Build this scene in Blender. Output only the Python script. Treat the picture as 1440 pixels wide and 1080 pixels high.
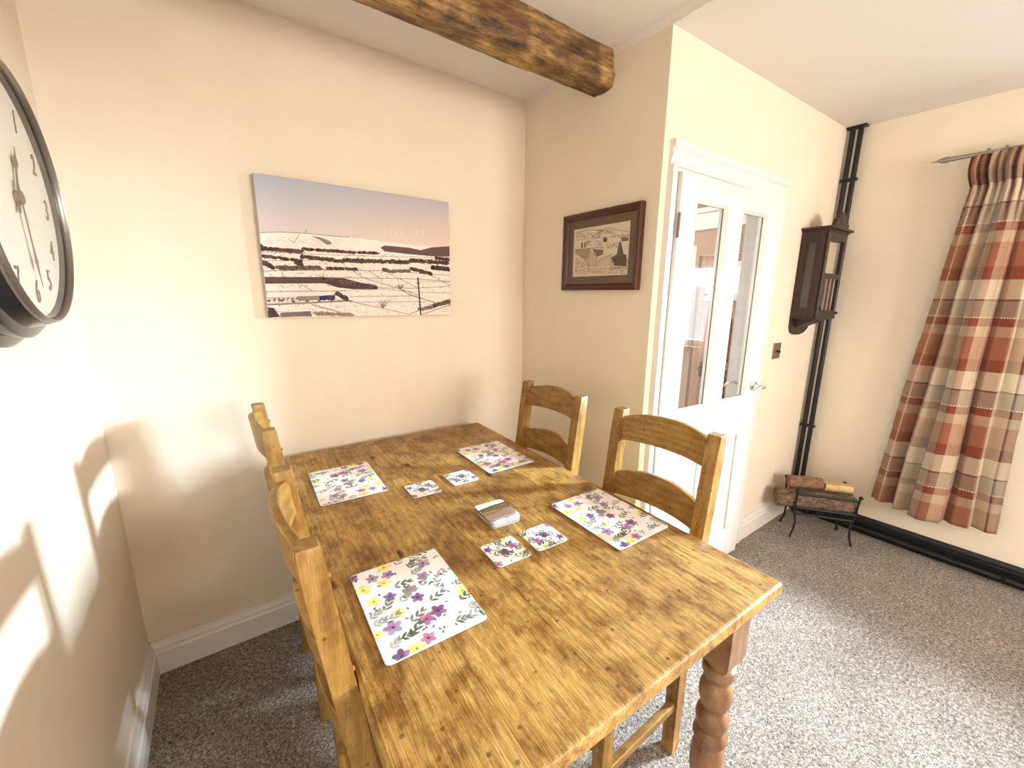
import bpy, bmesh, math, random
import numpy as np
from mathutils import Vector, Matrix
random.seed(7)
C = bpy.context.scene.collection
SC = bpy.context.scene
for o in list(bpy.data.objects): bpy.data.objects.remove(o)
# ------------------------------------------------------------------ camera
YAW, PITCH, ROLL = 0.6186, -0.2114, 0.0097
FPX = 577.66
cam_d = bpy.data.cameras.new('camera'); cam = bpy.data.objects.new('camera', cam_d); C.objects.link(cam)
fw = Vector((math.sin(YAW)*math.cos(PITCH), math.cos(YAW)*math.cos(PITCH), math.sin(PITCH)))
rt = Vector((math.cos(YAW), -math.sin(YAW), 0)); up = rt.cross(fw)
r2 = rt*math.cos(ROLL)+up*math.sin(ROLL); u2 = -rt*math.sin(ROLL)+up*math.cos(ROLL)
M4 = Matrix(((r2.x, u2.x, -fw.x, -1.3568), (r2.y, u2.y, -fw.y, -1.8115), (r2.z, u2.z, -fw.z, 1.3976), (0, 0, 0, 1)))
cam.matrix_world = M4
cam_d.sensor_width = 36; cam_d.sensor_fit = 'HORIZONTAL'; cam_d.lens = FPX/1440*36; cam_d.clip_start = .01
SC.camera = cam
# ------------------------------------------------------------------ light and exposure
SC.view_settings.view_transform = 'Standard'; SC.view_settings.look = 'None'
SC.view_settings.gamma = 1; SC.view_settings.use_curve_mapping = False
SC.view_settings.exposure = 0.92
W = bpy.data.worlds.new('sky'); SC.world = W; W.use_nodes = True
bg = W.node_tree.nodes['Background']; bg.inputs[0].default_value = (.80, .90, 1, 1); bg.inputs[1].default_value = 3.0

def area(name, loc, target, sx, sy, power, col):
    l = bpy.data.lights.new(name, 'AREA'); l.shape = 'RECTANGLE'; l.size = sx; l.size_y = sy; l.energy = power; l.color = col
    o = bpy.data.objects.new(name, l); C.objects.link(o); o.location = loc
    o.rotation_euler = (Vector(target)-Vector(loc)).to_track_quat('-Z', 'Y').to_euler()
    return o
# daylight of the room's side window, of the window behind the camera, and of the hall window
area('daylight_side_window', (2.60, -2.36, 1.72), (-1.7, -.7, .8), .44, .40, 520, (.64, .82, 1.0))
area('daylight_rear_window', (.35, -4.62, 1.45), (.35, 0, 1.45), 1.3, 1.0, 60, (1.0, .95, .87))
area('daylight_hall_window', (1.98, .35, 1.42), (0, .35, 1.42), .6, .75, 14, (1.0, .97, .93))

# ------------------------------------------------------------------ materials
def nm(name):
    m = bpy.data.materials.new(name); m.use_nodes = True
    return m, m.node_tree.nodes, m.node_tree.links, m.node_tree.nodes['Principled BSDF']
def plain(name, col, rough=.5, metal=0, bump=0, bscale=60, var=0, spec=.5, coat=0):
    m, N, L, P = nm(name)
    P.inputs['Base Color'].default_value = (*col, 1); P.inputs['Roughness'].default_value = rough; P.inputs['Metallic'].default_value = metal
    P.inputs['Specular IOR Level'].default_value = spec; P.inputs['Coat Weight'].default_value = coat
    if bump or var:
        tc = N.new('ShaderNodeTexCoord'); no = N.new('ShaderNodeTexNoise'); no.inputs['Scale'].default_value = bscale; no.inputs['Detail'].default_value = 5
        L.new(tc.outputs['Object'], no.inputs['Vector'])
        if bump:
            b = N.new('ShaderNodeBump'); b.inputs['Strength'].default_value = bump; b.inputs['Distance'].default_value = .004
            L.new(no.outputs['Fac'], b.inputs['Height']); L.new(b.outputs[0], P.inputs['Normal'])
        if var:
            n2 = N.new('ShaderNodeTexNoise'); n2.inputs['Scale'].default_value = bscale*.4; n2.inputs['Detail'].default_value = 6
            L.new(tc.outputs['Object'], n2.inputs['Vector'])
            r = N.new('ShaderNodeValToRGB'); r.color_ramp.elements[0].position = .3; r.color_ramp.elements[1].position = .7
            r.color_ramp.elements[0].color = (*[c*(1-var) for c in col], 1); r.color_ramp.elements[1].color = (*[min(1, c*(1+var*.6)) for c in col], 1)
            L.new(n2.outputs['Fac'], r.inputs[0]); L.new(r.outputs[0], P.inputs['Base Color'])
    return m
def wood(name, light, mid, dark, axis='Z', ring=16, rough=.42, knots=1, stain=.5, bump=.25, pore=1.0):
    m, N, L, P = nm(name)
    tc = N.new('ShaderNodeTexCoord'); oi = N.new('ShaderNodeObjectInfo')
    rot = {'Z': (0, 0, 0), 'Y': (math.pi/2, 0, 0), 'X': (0, math.pi/2, 0)}[axis]
    mp = N.new('ShaderNodeMapping'); mp.inputs['Rotation'].default_value = rot; L.new(tc.outputs['Object'], mp.inputs['Vector'])
    rnd = N.new('ShaderNodeVectorMath'); rnd.operation = 'SCALE'; rnd.inputs[0].default_value = (1.7, 2.3, 9.1)
    L.new(oi.outputs['Random'], rnd.inputs['Scale'])
    ad = N.new('ShaderNodeVectorMath'); ad.operation = 'ADD'; L.new(mp.outputs[0], ad.inputs[0]); L.new(rnd.outputs[0], ad.inputs[1])
    st = N.new('ShaderNodeVectorMath'); st.operation = 'MULTIPLY'; st.inputs[1].default_value = (1, 1, .07); L.new(ad.outputs[0], st.inputs[0])
    wv = N.new('ShaderNodeTexWave'); wv.wave_type = 'RINGS'; wv.rings_direction = 'Z'; wv.inputs['Scale'].default_value = ring
    wv.inputs['Distortion'].default_value = 3.0; wv.inputs['Detail'].default_value = 3; wv.inputs['Detail Scale'].default_value = 1.2
    L.new(st.outputs[0], wv.inputs['Vector'])
    r1 = N.new('ShaderNodeValToRGB'); e = r1.color_ramp.elements
    e[0].position = 0; e[0].color = (*mid, 1); e[1].position = 1; e[1].color = (*light, 1)
    L.new(wv.outputs['Fac'], r1.inputs[0])
    # fine pores
    ps = N.new('ShaderNodeVectorMath'); ps.operation = 'MULTIPLY'; ps.inputs[1].default_value = (420, 420, 26); L.new(ad.outputs[0], ps.inputs[0])
    pn = N.new('ShaderNodeTexNoise'); pn.inputs['Scale'].default_value = 1; pn.inputs['Detail'].default_value = 3; L.new(ps.outputs[0], pn.inputs['Vector'])
    pr = N.new('ShaderNodeValToRGB'); pr.color_ramp.elements[0].position = .40; pr.color_ramp.elements[1].position = .58
    pr.color_ramp.elements[0].color = (1-.42*pore,)*3+(1,); pr.color_ramp.elements[1].color = (1, 1, 1, 1); L.new(pn.outputs['Fac'], pr.inputs[0])
    mx = N.new('ShaderNodeMixRGB'); mx.blend_type = 'MULTIPLY'; mx.inputs[0].default_value = .8; L.new(r1.outputs[0], mx.inputs[1]); L.new(pr.outputs[0], mx.inputs[2])
    # wear and stains
    sn = N.new('ShaderNodeTexNoise'); sn.inputs['Scale'].default_value = 13; sn.inputs['Detail'].default_value = 9; sn.inputs['Roughness'].default_value = .72
    ss = N.new('ShaderNodeVectorMath'); ss.operation = 'MULTIPLY'; ss.inputs[1].default_value = (1.6, 1.6, 1.0); L.new(ad.outputs[0], ss.inputs[0]); L.new(ss.outputs[0], sn.inputs['Vector'])
    sr = N.new('ShaderNodeValToRGB'); sr.color_ramp.elements[0].position = .38; sr.color_ramp.elements[1].position = .56
    sr.color_ramp.elements[0].color = (*dark, 1); sr.color_ramp.elements[1].color = (1, 1, 1, 1); L.new(sn.outputs['Fac'], sr.inputs[0])
    mx2 = N.new('ShaderNodeMixRGB'); mx2.blend_type = 'MULTIPLY'; mx2.inputs[0].default_value = stain; L.new(mx.outputs[0], mx2.inputs[1]); L.new(sr.outputs[0], mx2.inputs[2])
    s2 = N.new('ShaderNodeTexNoise'); s2.inputs['Scale'].default_value = 3.2; s2.inputs['Detail'].default_value = 5; s2.inputs['Roughness'].default_value = .6; L.new(ad.outputs[0], s2.inputs['Vector'])
    r2b = N.new('ShaderNodeValToRGB'); r2b.color_ramp.elements[0].position = .38; r2b.color_ramp.elements[1].position = .6
    r2b.color_ramp.elements[0].color = (.62, .52, .42, 1); r2b.color_ramp.elements[1].color = (1, 1, 1, 1); L.new(s2.outputs['Fac'], r2b.inputs[0])
    mxb = N.new('ShaderNodeMixRGB'); mxb.blend_type = 'MULTIPLY'; mxb.inputs[0].default_value = stain; L.new(mx2.outputs[0], mxb.inputs[1]); L.new(r2b.outputs[0], mxb.inputs[2])
    mx2 = mxb
    out = mx2
    if knots:
        ks = N.new('ShaderNodeVectorMath'); ks.operation = 'MULTIPLY'; ks.inputs[1].default_value = (8.5, 8.5, 4.2); L.new(ad.outputs[0], ks.inputs[0])
        vo = N.new('ShaderNodeTexVoronoi'); vo.inputs['Scale'].default_value = 1; L.new(ks.outputs[0], vo.inputs['Vector'])
        kr = N.new('ShaderNodeValToRGB'); kr.color_ramp.elements[0].position = .055; kr.color_ramp.elements[1].position = .11
        kr.color_ramp.elements[0].color = (.22, .10, .05, 1); kr.color_ramp.elements[1].color = (1, 1, 1, 1); L.new(vo.outputs['Distance'], kr.inputs[0])
        mx3 = N.new('ShaderNodeMixRGB'); mx3.blend_type = 'MULTIPLY'; mx3.inputs[0].default_value = knots; L.new(mx2.outputs[0], mx3.inputs[1]); L.new(kr.outputs[0], mx3.inputs[2]); out = mx3
    if knots:   # small dark nail and worm specks
        kv = N.new('ShaderNodeTexVoronoi'); kv.inputs['Scale'].default_value = 26; L.new(ad.outputs[0], kv.inputs['Vector'])
        kq = N.new('ShaderNodeValToRGB'); kq.color_ramp.elements[0].position = .07; kq.color_ramp.elements[1].position = .13
        kq.color_ramp.elements[0].color = (.30, .2, .12, 1); kq.color_ramp.elements[1].color = (1, 1, 1, 1); L.new(kv.outputs['Distance'], kq.inputs[0])
        mx4 = N.new('ShaderNodeMixRGB'); mx4.blend_type = 'MULTIPLY'; mx4.inputs[0].default_value = .8; L.new(out.outputs[0], mx4.inputs[1]); L.new(kq.outputs[0], mx4.inputs[2]); out = mx4
    L.new(out.outputs[0], P.inputs['Base Color'])
    rr = N.new('ShaderNodeMapRange'); rr.inputs['To Min'].default_value = rough-.1; rr.inputs['To Max'].default_value = rough+.12; L.new(sn.outputs['Fac'], rr.inputs['Value']); L.new(rr.outputs[0], P.inputs['Roughness'])
    b = N.new('ShaderNodeBump'); b.inputs['Strength'].default_value = bump; b.inputs['Distance'].default_value = .0015
    L.new(pn.outputs['Fac'], b.inputs['Height']); L.new(b.outputs[0], P.inputs['Normal'])
    return m
def glass_mat(name, tint=(1, 1, 1), refl=1.0, ior=1.5):
    m, N, L, P = nm(name); N.remove(P); out = N['Material Output']
    fr = N.new('ShaderNodeFresnel'); ge = N.new('ShaderNodeNewGeometry'); mi = N.new('ShaderNodeMix'); mi.inputs[2].default_value = ior; mi.inputs[3].default_value = 1/ior   # same reflectance on both faces of a thin pane
    L.new(ge.outputs['Backfacing'], mi.inputs[0]); L.new(mi.outputs[0], fr.inputs[0])
    tr = N.new('ShaderNodeBsdfTransparent'); tr.inputs[0].default_value = (*tint, 1)
    gl = N.new('ShaderNodeBsdfGlossy'); gl.inputs['Roughness'].default_value = .02; gl.inputs[0].default_value = (refl, refl, refl, 1)
    mx = N.new('ShaderNodeMixShader'); L.new(fr.outputs[0], mx.inputs[0]); L.new(tr.outputs[0], mx.inputs[1]); L.new(gl.outputs[0], mx.inputs[2]); L.new(mx.outputs[0], out.inputs[0])
    return m
def image_mat(name, arr, rough=.5, spec=.4, coat=0):
    """arr: HxWx3 sRGB 0..1 picture painted by this script; flat print on a real surface."""
    h, w, _ = arr.shape
    im = bpy.data.images.new(name, w, h)
    px = np.ones((h, w, 4), np.float32); px[..., :3] = np.clip(arr[::-1], 0, 1); im.pixels.foreach_set(px.ravel()); im.pack()
    m, N, L, P = nm(name); t = N.new('ShaderNodeTexImage'); t.image = im; t.interpolation = 'Cubic'; t.extension = 'EXTEND'
    uv = N.new('ShaderNodeUVMap'); uv.uv_map = 'UVMap'; L.new(uv.outputs[0], t.inputs[0]); L.new(t.outputs[0], P.inputs['Base Color'])
    P.inputs['Roughness'].default_value = rough; P.inputs['Specular IOR Level'].default_value = spec; P.inputs['Coat Weight'].default_value = coat
    return m

PLASTER = plain('cream_wall_paint', (.79, .675, .53), .62, bump=.25, bscale=14, var=.03)
CEIL = plain('ceiling_paint', (.74, .68, .62), .8, bump=.15, bscale=10)
WHITE = plain('white_gloss_paint', (.74, .715, .68), .28, bump=.12, bscale=30)
SKIRT = plain('skirting_white_paint', (.76, .70, .63), .35)
BLACK = plain('black_gloss_paint', (.010, .010, .011), .32, spec=.35)
IRON = plain('wrought_iron', (.012, .011, .012), .5, .3)
CHROME = plain('satin_chrome', (.62, .60, .58), .22, 1)
POLE = plain('brushed_pewter', (.33, .29, .25), .35, .9)
BRASS = plain('dull_brass', (.55, .42, .2), .35, 1)
BRONZE = plain('bronze_plate', (.20, .14, .10), .4, .6)
DARKBAR = plain('dark_toggle', (.03, .025, .02), .4)
PINE = {a: wood('pine_table_'+a, (.64, .385, .105), (.54, .300, .070), (.42, .29, .17), a, ring=26, knots=1, stain=.95, rough=.42, bump=.5, pore=1.1) for a in 'XYZ'}
CH = {a: wood('pine_chair_'+a, (.44, .250, .060), (.36, .190, .040), (.50, .38, .24), a, ring=16, knots=.7, stain=.7, rough=.38, pore=.6) for a in 'XYZ'}
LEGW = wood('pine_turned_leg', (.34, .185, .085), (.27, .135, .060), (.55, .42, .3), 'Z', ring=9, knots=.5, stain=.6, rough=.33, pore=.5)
MAHOG = wood('mahogany_frame', (.13, .035, .018), (.075, .02, .012), (.5, .4, .4), 'Z', ring=20, knots=0, rough=.3)
OLDOAK = wood('dark_clock_wood', (.050, .021, .013), (.030, .013, .009), (.5, .4, .4), 'Z', ring=14, knots=0, rough=.45)
HALLW = plain('hall_tan_paint', (.42, .29, .21), .7)
FDOOR = wood('front_door_wood', (.52, .30, .17), (.44, .24, .13), (.8, .7, .6), 'Z', ring=8, knots=0, rough=.4)
GLASS = glass_mat('clear_glass', (.95, .95, .94))
CLOCKGLASS = glass_mat('clock_glass', (.97, .96, .94), .6, 1.25); PICGLASS = glass_mat('picture_glass', (.97, .97, .96), .5, 1.15)

def mat_beam():
    m, N, L, P = nm('old_beam_wood'); tc = N.new('ShaderNodeTexCoord')
    mp = N.new('ShaderNodeMapping'); mp.inputs['Scale'].default_value = (.22, 1, 1); L.new(tc.outputs['Object'], mp.inputs[0])
    n = N.new('ShaderNodeTexNoise'); n.inputs['Scale'].default_value = 38; n.inputs['Detail'].default_value = 8; n.inputs['Roughness'].default_value = .7; L.new(mp.outputs[0], n.inputs[0])
    r = N.new('ShaderNodeValToRGB'); e = r.color_ramp.elements; e[0].position = .34; e[0].color = (.035, .016, .005, 1); e[1].position = .72; e[1].color = (.78, .50, .19, 1)
    x = e.new(.5); x.color = (.34, .185, .055, 1)
    L.new(n.outputs['Fac'], r.inputs[0])
    n2 = N.new('ShaderNodeTexNoise'); n2.inputs['Scale'].default_value = 6; n2.inputs['Detail'].default_value = 5; L.new(tc.outputs['Object'], n2.inputs[0])
    r2_ = N.new('ShaderNodeValToRGB'); r2_.color_ramp.elements[0].position = .42; r2_.color_ramp.elements[1].position = .6
    r2_.color_ramp.elements[0].color = (.30, .22, .14, 1); r2_.color_ramp.elements[1].color = (1, 1, 1, 1); L.new(n2.outputs['Fac'], r2_.inputs[0])
    mx = N.new('ShaderNodeMixRGB'); mx.blend_type = 'MULTIPLY'; mx.inputs[0].default_value = .85; L.new(r.outputs[0], mx.inputs[1]); L.new(r2_.outputs[0], mx.inputs[2])
    v = N.new('ShaderNodeTexVoronoi'); v.inputs['Scale'].default_value = 70; L.new(mp.outputs[0], v.inputs[0])
    rv = N.new('ShaderNodeValToRGB'); rv.color_ramp.elements[0].position = .08; rv.color_ramp.elements[1].position = .16; rv.color_ramp.elements[0].color = (.15, .1, .08, 1); rv.color_ramp.elements[1].color = (1, 1, 1, 1); L.new(v.outputs['Distance'], rv.inputs[0])
    mx2 = N.new('ShaderNodeMixRGB'); mx2.blend_type = 'MULTIPLY'; mx2.inputs[0].default_value = .8; L.new(mx.outputs[0], mx2.inputs[1]); L.new(rv.outputs[0], mx2.inputs[2])
    L.new(mx2.outputs[0], P.inputs['Base Color']); P.inputs['Roughness'].default_value = .6
    b = N.new('ShaderNodeBump'); b.inputs['Strength'].default_value = .8; b.inputs['Distance'].default_value = .008; L.new(n.outputs['Fac'], b.inputs['Height']); L.new(b.outputs[0], P.inputs['Normal'])
    return m
def mat_bark(name, a, b_):
    m, N, L, P = nm(name); tc = N.new('ShaderNodeTexCoord'); mp = N.new('ShaderNodeMapping'); mp.inputs['Scale'].default_value = (.35, 1, 1); L.new(tc.outputs['Object'], mp.inputs[0])
    n = N.new('ShaderNodeTexNoise'); n.inputs['Scale'].default_value = 90; n.inputs['Detail'].default_value = 7; n.inputs['Roughness'].default_value = .7; L.new(mp.outputs[0], n.inputs[0])
    r = N.new('ShaderNodeValToRGB'); r.color_ramp.elements[0].position = .35; r.color_ramp.elements[1].position = .68; r.color_ramp.elements[0].color = (*a, 1); r.color_ramp.elements[1].color = (*b_, 1)
    L.new(n.outputs['Fac'], r.inputs[0]); L.new(r.outputs[0], P.inputs['Base Color']); P.inputs['Roughness'].default_value = .85
    b = N.new('ShaderNodeBump'); b.inputs['Strength'].default_value = 1; b.inputs['Distance'].default_value = .012; L.new(n.outputs['Fac'], b.inputs['Height']); L.new(b.outputs[0], P.inputs['Normal'])
    return m
def mat_carpet():
    m, N, L, P = nm('twist_pile_carpet'); tc = N.new('ShaderNodeTexCoord')
    n = N.new('ShaderNodeTexNoise'); n.inputs['Scale'].default_value = 125; n.inputs['Detail'].default_value = 4; n.inputs['Roughness'].default_value = .75; n.inputs['Distortion'].default_value = 1.2; L.new(tc.outputs['Object'], n.inputs[0])
    r = N.new('ShaderNodeValToRGB'); e = r.color_ramp.elements; e[0].position = .36; e[0].color = (.05, .036, .027, 1); e[1].position = .62; e[1].color = (.66, .56, .47, 1)
    x = e.new(.5); x.color = (.26, .205, .16, 1)
    L.new(n.outputs['Fac'], r.inputs[0]); 
    n2 = N.new('ShaderNodeTexNoise'); n2.inputs['Scale'].default_value = 5; n2.inputs['Detail'].default_value = 3; L.new(tc.outputs['Object'], n2.inputs[0])
    r3 = N.new('ShaderNodeValToRGB'); r3.color_ramp.elements[0].position = .35; r3.color_ramp.elements[1].position = .65; r3.color_ramp.elements[0].color = (.82, .82, .82, 1); L.new(n2.outputs['Fac'], r3.inputs[0])
    mx = N.new('ShaderNodeMixRGB'); mx.blend_type = 'MULTIPLY'; mx.inputs[0].default_value = 1; L.new(r.outputs[0], mx.inputs[1]); L.new(r3.outputs[0], mx.inputs[2]); L.new(mx.outputs[0], P.inputs['Base Color'])
    P.inputs['Roughness'].default_value = .95; P.inputs['Specular IOR Level'].default_value = .1; P.inputs['Sheen Weight'].default_value = .2
    b = N.new('ShaderNodeBump'); b.inputs['Strength'].default_value = .9; b.inputs['Distance'].default_value = .008; L.new(n.outputs['Fac'], b.inputs['Height']); L.new(b.outputs[0], P.inputs['Normal'])
    return m
def mat_plaid():
    m, N, L, P = nm('plaid_curtain_wool'); uv = N.new('ShaderNodeUVMap'); uv.uv_map = 'UVMap'; sep = N.new('ShaderNodeSeparateXYZ'); L.new(uv.outputs[0], sep.inputs[0])
    cream, grei, rust, terra, dk, sand = (.74, .60, .43), (.36, .285, .215), (.235, .055, .026), (.40, .165, .090), (.10, .055, .038), (.58, .40, .26)
    bands = [(0, cream), (.205, dk), (.225, grei), (.41, rust), (.50, sand), (.61, terra), (.86, rust)]
    def ramp(sock, rep, off):
        a = N.new('ShaderNodeMath'); a.operation = 'MULTIPLY_ADD'; a.inputs[1].default_value = 1/rep; a.inputs[2].default_value = off; L.new(sock, a.inputs[0])
        f = N.new('ShaderNodeMath'); f.operation = 'FRACT'; L.new(a.outputs[0], f.inputs[0])
        r = N.new('ShaderNodeValToRGB'); r.color_ramp.interpolation = 'CONSTANT'; e = r.color_ramp.elements
        e[0].position = 0; e[0].color = (*bands[0][1], 1); e[1].position = bands[1][0]; e[1].color = (*bands[1][1], 1)
        for p_, c_ in bands[2:]:
            x = e.new(p_); x.color = (*c_, 1)
        L.new(f.outputs[0], r.inputs[0]); return r, f
    ru, fu = ramp(sep.outputs[0], .40, .62); rv, fv = ramp(sep.outputs[1], .43, -.325)
    # woven mix of warp and weft
    mx = N.new('ShaderNodeMixRGB'); mx.inputs[0].default_value = .5; L.new(ru.outputs[0], mx.inputs[1]); L.new(rv.outputs[0], mx.inputs[2])
    # pale stitched threads
    def thread(fr, other, pos):
        c = N.new('ShaderNodeMath'); c.operation = 'COMPARE'; c.inputs[1].default_value = pos; c.inputs[2].default_value = .006; L.new(fr.outputs[0], c.inputs[0])
        s = N.new('ShaderNodeMath'); s.operation = 'MULTIPLY'; s.inputs[1].default_value = 90; L.new(other, s.inputs[0])
        f = N.new('ShaderNodeMath'); f.operation = 'FRACT'; L.new(s.outputs[0], f.inputs[0])
        g = N.new('ShaderNodeMath'); g.operation = 'GREATER_THAN'; g.inputs[1].default_value = .45; L.new(f.outputs[0], g.inputs[0])
        k = N.new('ShaderNodeMath'); k.operation = 'MULTIPLY'; L.new(c.outputs[0], k.inputs[0]); L.new(g.outputs[0], k.inputs[1]); return k
    t1 = thread(fu, sep.outputs[1], .735); t2 = thread(fv, sep.outputs[0], .405)
    mm = N.new('ShaderNodeMath'); mm.operation = 'MAXIMUM'; L.new(t1.outputs[0], mm.inputs[0]); L.new(t2.outputs[0], mm.inputs[1])
    mx2 = N.new('ShaderNodeMixRGB'); L.new(mm.outputs[0], mx2.inputs[0]); L.new(mx.outputs[0], mx2.inputs[1]); mx2.inputs[2].default_value = (.78, .62, .45, 1)
    n = N.new('ShaderNodeTexNoise'); n.inputs['Scale'].default_value = 260; L.new(uv.outputs[0], n.inputs[0])
    rn = N.new('ShaderNodeValToRGB'); rn.color_ramp.elements[0].position = .3; rn.color_ramp.elements[1].position = .7; rn.color_ramp.elements[0].color = (.8, .8, .8, 1); L.new(n.outputs['Fac'], rn.inputs[0])
    mx3 = N.new('ShaderNodeMixRGB'); mx3.blend_type = 'MULTIPLY'; mx3.inputs[0].default_value = 1; L.new(mx2.outputs[0], mx3.inputs[1]); L.new(rn.outputs[0], mx3.inputs[2])
    P.inputs['Roughness'].default_value = .85; P.inputs['Specular IOR Level'].default_value = .15; P.inputs['Sheen Weight'].default_value = .25
    L.new(mx3.outputs[0], P.inputs['Base Color'])
    tl = N.new('ShaderNodeBsdfTranslucent'); L.new(mx3.outputs[0], tl.inputs[0]); ms = N.new('ShaderNodeMixShader'); ms.inputs[0].default_value = .18
    L.new(P.outputs[0], ms.inputs[1]); L.new(tl.outputs[0], ms.inputs[2]); L.new(ms.outputs[0], N['Material Output'].inputs[0])
    return m
BEAM = mat_beam(); CARPET = mat_carpet(); PLAID = mat_plaid()
BARK = mat_bark('log_bark', (.03, .016, .010), (.33, .21, .13)); BARK2 = mat_bark('small_log_bark', (.14, .06, .03), (.42, .23, .13))
SPLIT = plain('split_log_wood', (.62, .42, .19), .7, bump=.4, bscale=90, var=.2); LOGEND = plain('log_end_wood', (.20, .10, .06), .85, bump=.5, bscale=80, var=.35)

# ------------------------------------------------------------------ mesh helpers
def tag(o, label=None, cat=None, group=None, kind=None):
    if label: o['label'] = label
    if cat: o['category'] = cat
    if group: o['group'] = group
    if kind: o['kind'] = kind
    return o
def empty(name, loc=(0, 0, 0), rz=0, parent=None):
    o = bpy.data.objects.new(name, None); C.objects.link(o); o.location = loc; o.rotation_euler = (0, 0, rz); o.empty_display_size = .05
    if parent: o.parent = parent
    return o
def obj(name, bm, mats, parent=None, smooth=False, loc=None, ang=35):
    me = bpy.data.meshes.new(name)
    bmesh.ops.recalc_face_normals(bm, faces=bm.faces)
    bm.to_mesh(me); bm.free()
    for m in (mats if isinstance(mats, (list, tuple)) else [mats]): me.materials.append(m)
    if smooth:
        me.polygons.foreach_set('use_smooth', [True]*len(me.polygons))
        try: me.set_sharp_from_angle(angle=math.radians(ang))
        except Exception: pass
    o = bpy.data.objects.new(name, me); C.objects.link(o)
    if parent: o.parent = parent
    if loc: o.location = loc
    return o
def box(bm, x0, x1, y0, y1, z0, z1, bev=0, seg=2, mi=0):
    vs = [bm.verts.new(v) for v in [(x0, y0, z0), (x1, y0, z0), (x1, y1, z0), (x0, y1, z0), (x0, y0, z1), (x1, y0, z1), (x1, y1, z1), (x0, y1, z1)]]
    fs = [bm.faces.new([vs[i] for i in f]) for f in [(0, 3, 2, 1), (4, 5, 6, 7), (0, 1, 5, 4), (1, 2, 6, 5), (2, 3, 7, 6), (3, 0, 4, 7)]]
    for f in fs: f.material_index = mi
    if bev:
        es = list({e for f in fs for e in f.edges})
        bmesh.ops.bevel(bm, geom=es, offset=bev, segments=seg, affect='EDGES', profile=.5)
    return vs
def B(*a, **k):
    bm = bmesh.new(); box(bm, *a, **k); return bm
def prism(bm, pts, d0, d1, axis='Y', mi=0):
    """extrude a 2D outline (a,b) along an axis: X -> (y,z), Y -> (x,z), Z -> (x,y)"""
    f = {'X': lambda a, b, d: (d, a, b), 'Y': lambda a, b, d: (a, d, b), 'Z': lambda a, b, d: (a, b, d)}[axis]
    v0 = [bm.verts.new(f(a, b, d0)) for a, b in pts]; v1 = [bm.verts.new(f(a, b, d1)) for a, b in pts]
    n = len(pts); fs = [bm.faces.new(v0), bm.faces.new(v1[::-1])]
    for i in range(n): fs.append(bm.faces.new((v0[i], v0[(i+1) % n], v1[(i+1) % n], v1[i])))
    for q in fs: q.material_index = mi
    return v0+v1
def lathe(bm, prof, n=32, cx=0, cy=0, cap=True, ax='Z', z0=0, mi=0):
    rings = []
    for z, r in prof:
        ring = []
        for i in range(n):
            a = 2*math.pi*i/n; p = (r*math.cos(a), r*math.sin(a), z)
            if ax == 'X': p = (z, p[0], p[1])
            elif ax == 'Y': p = (p[0], z, p[1])
            ring.append(bm.verts.new((p[0]+cx, p[1]+cy, p[2]+z0)))
        rings.append(ring)
    for a, b in zip(rings, rings[1:]):
        for i in range(n): bm.faces.new((a[i], a[(i+1) % n], b[(i+1) % n], b[i])).material_index = mi
    if cap:
        bm.faces.new(rings[0][::-1]).material_index = mi; bm.faces.new(rings[-1]).material_index = mi
def tube(bm, pts, r, n=10, mi=0, flat=None):
    P = [Vector(p) for p in pts]; rings = []; rr = r if isinstance(r, (list, tuple)) else [r]*len(P)
    ref = Vector((0, 0, 1)) if abs((P[-1]-P[0]).normalized().z) < .9 else Vector((1, 0, 0))
    for k, p in enumerate(P):
        t = (P[min(k+1, len(P)-1)]-P[max(k-1, 0)]).normalized(); a = t.cross(ref).normalized(); b = a.cross(t)
        fa, fb = (1, 1) if not flat else flat
        rings.append([bm.verts.new(p+(a*fa*math.cos(2*math.pi*i/n)+b*fb*math.sin(2*math.pi*i/n))*rr[k]) for i in range(n)])
    for q, s in zip(rings, rings[1:]):
        for i in range(n): bm.faces.new((q[i], q[(i+1) % n], s[(i+1) % n], s[i])).material_index = mi
    bm.faces.new(rings[0][::-1]).material_index = mi; bm.faces.new(rings[-1]).material_index = mi
def ball(bm, c, r, n=10):
    m = bmesh.ops.create_uvsphere(bm, u_segments=n, v_segments=n//2+2, radius=r)
    for v in m['verts']: v.co += Vector(c)
def struct(name, bm, mat, label, cat, parent=None, smooth=False):
    o = obj(name, bm, mat, parent, smooth)
    if not parent: tag(o, label, cat, kind='structure')
    return o
def copy_tree(o, parent=None):
    c = o.copy(); C.objects.link(c)
    if parent: c.parent = parent
    for ch in list(o.children): copy_tree(ch, c)
    return c

# ------------------------------------------------------------------ room
Lx, D1, RX, H = -1.70, -.805, 1.70, 2.329
REAR = -4.45
P2 = (.0156, D1); P3 = (1.7025, D1-.0*1)
H2, H3 = H-.0257, H+.0104
struct('floor', B(Lx-.02, 1.80, REAR-.05, 1.35, -.05, 0), CARPET, 'brown and beige flecked twist-pile carpet over the whole floor', 'carpet')
bm = bmesh.new()   # ceiling: slightly out of level, as in an old cottage
pts = [(Lx-.02, .0, H+.006), (0, 0, H), (P2[0], D1, H2), (P3[0], D1, H3), (1.84, D1, H3), (1.84, REAR-.1, H3), (Lx-.02, REAR-.1, H+.006)]
top = [bm.verts.new((x, y, 2.48)) for x, y, z in pts]; bot = [bm.verts.new(p) for p in pts]
bm.faces.new(top)
for i in range(len(pts)): bm.faces.new((bot[i], bot[(i+1) % len(pts)], top[(i+1) % len(pts)], top[i]))
mid = bm.verts.new((P2[0], REAR-.1, H))
bm.faces.new((bot[0], bot[1], bot[2], mid, bot[6])); bm.faces.new((bot[2], bot[3], bot[4], bot[5], mid))
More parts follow.
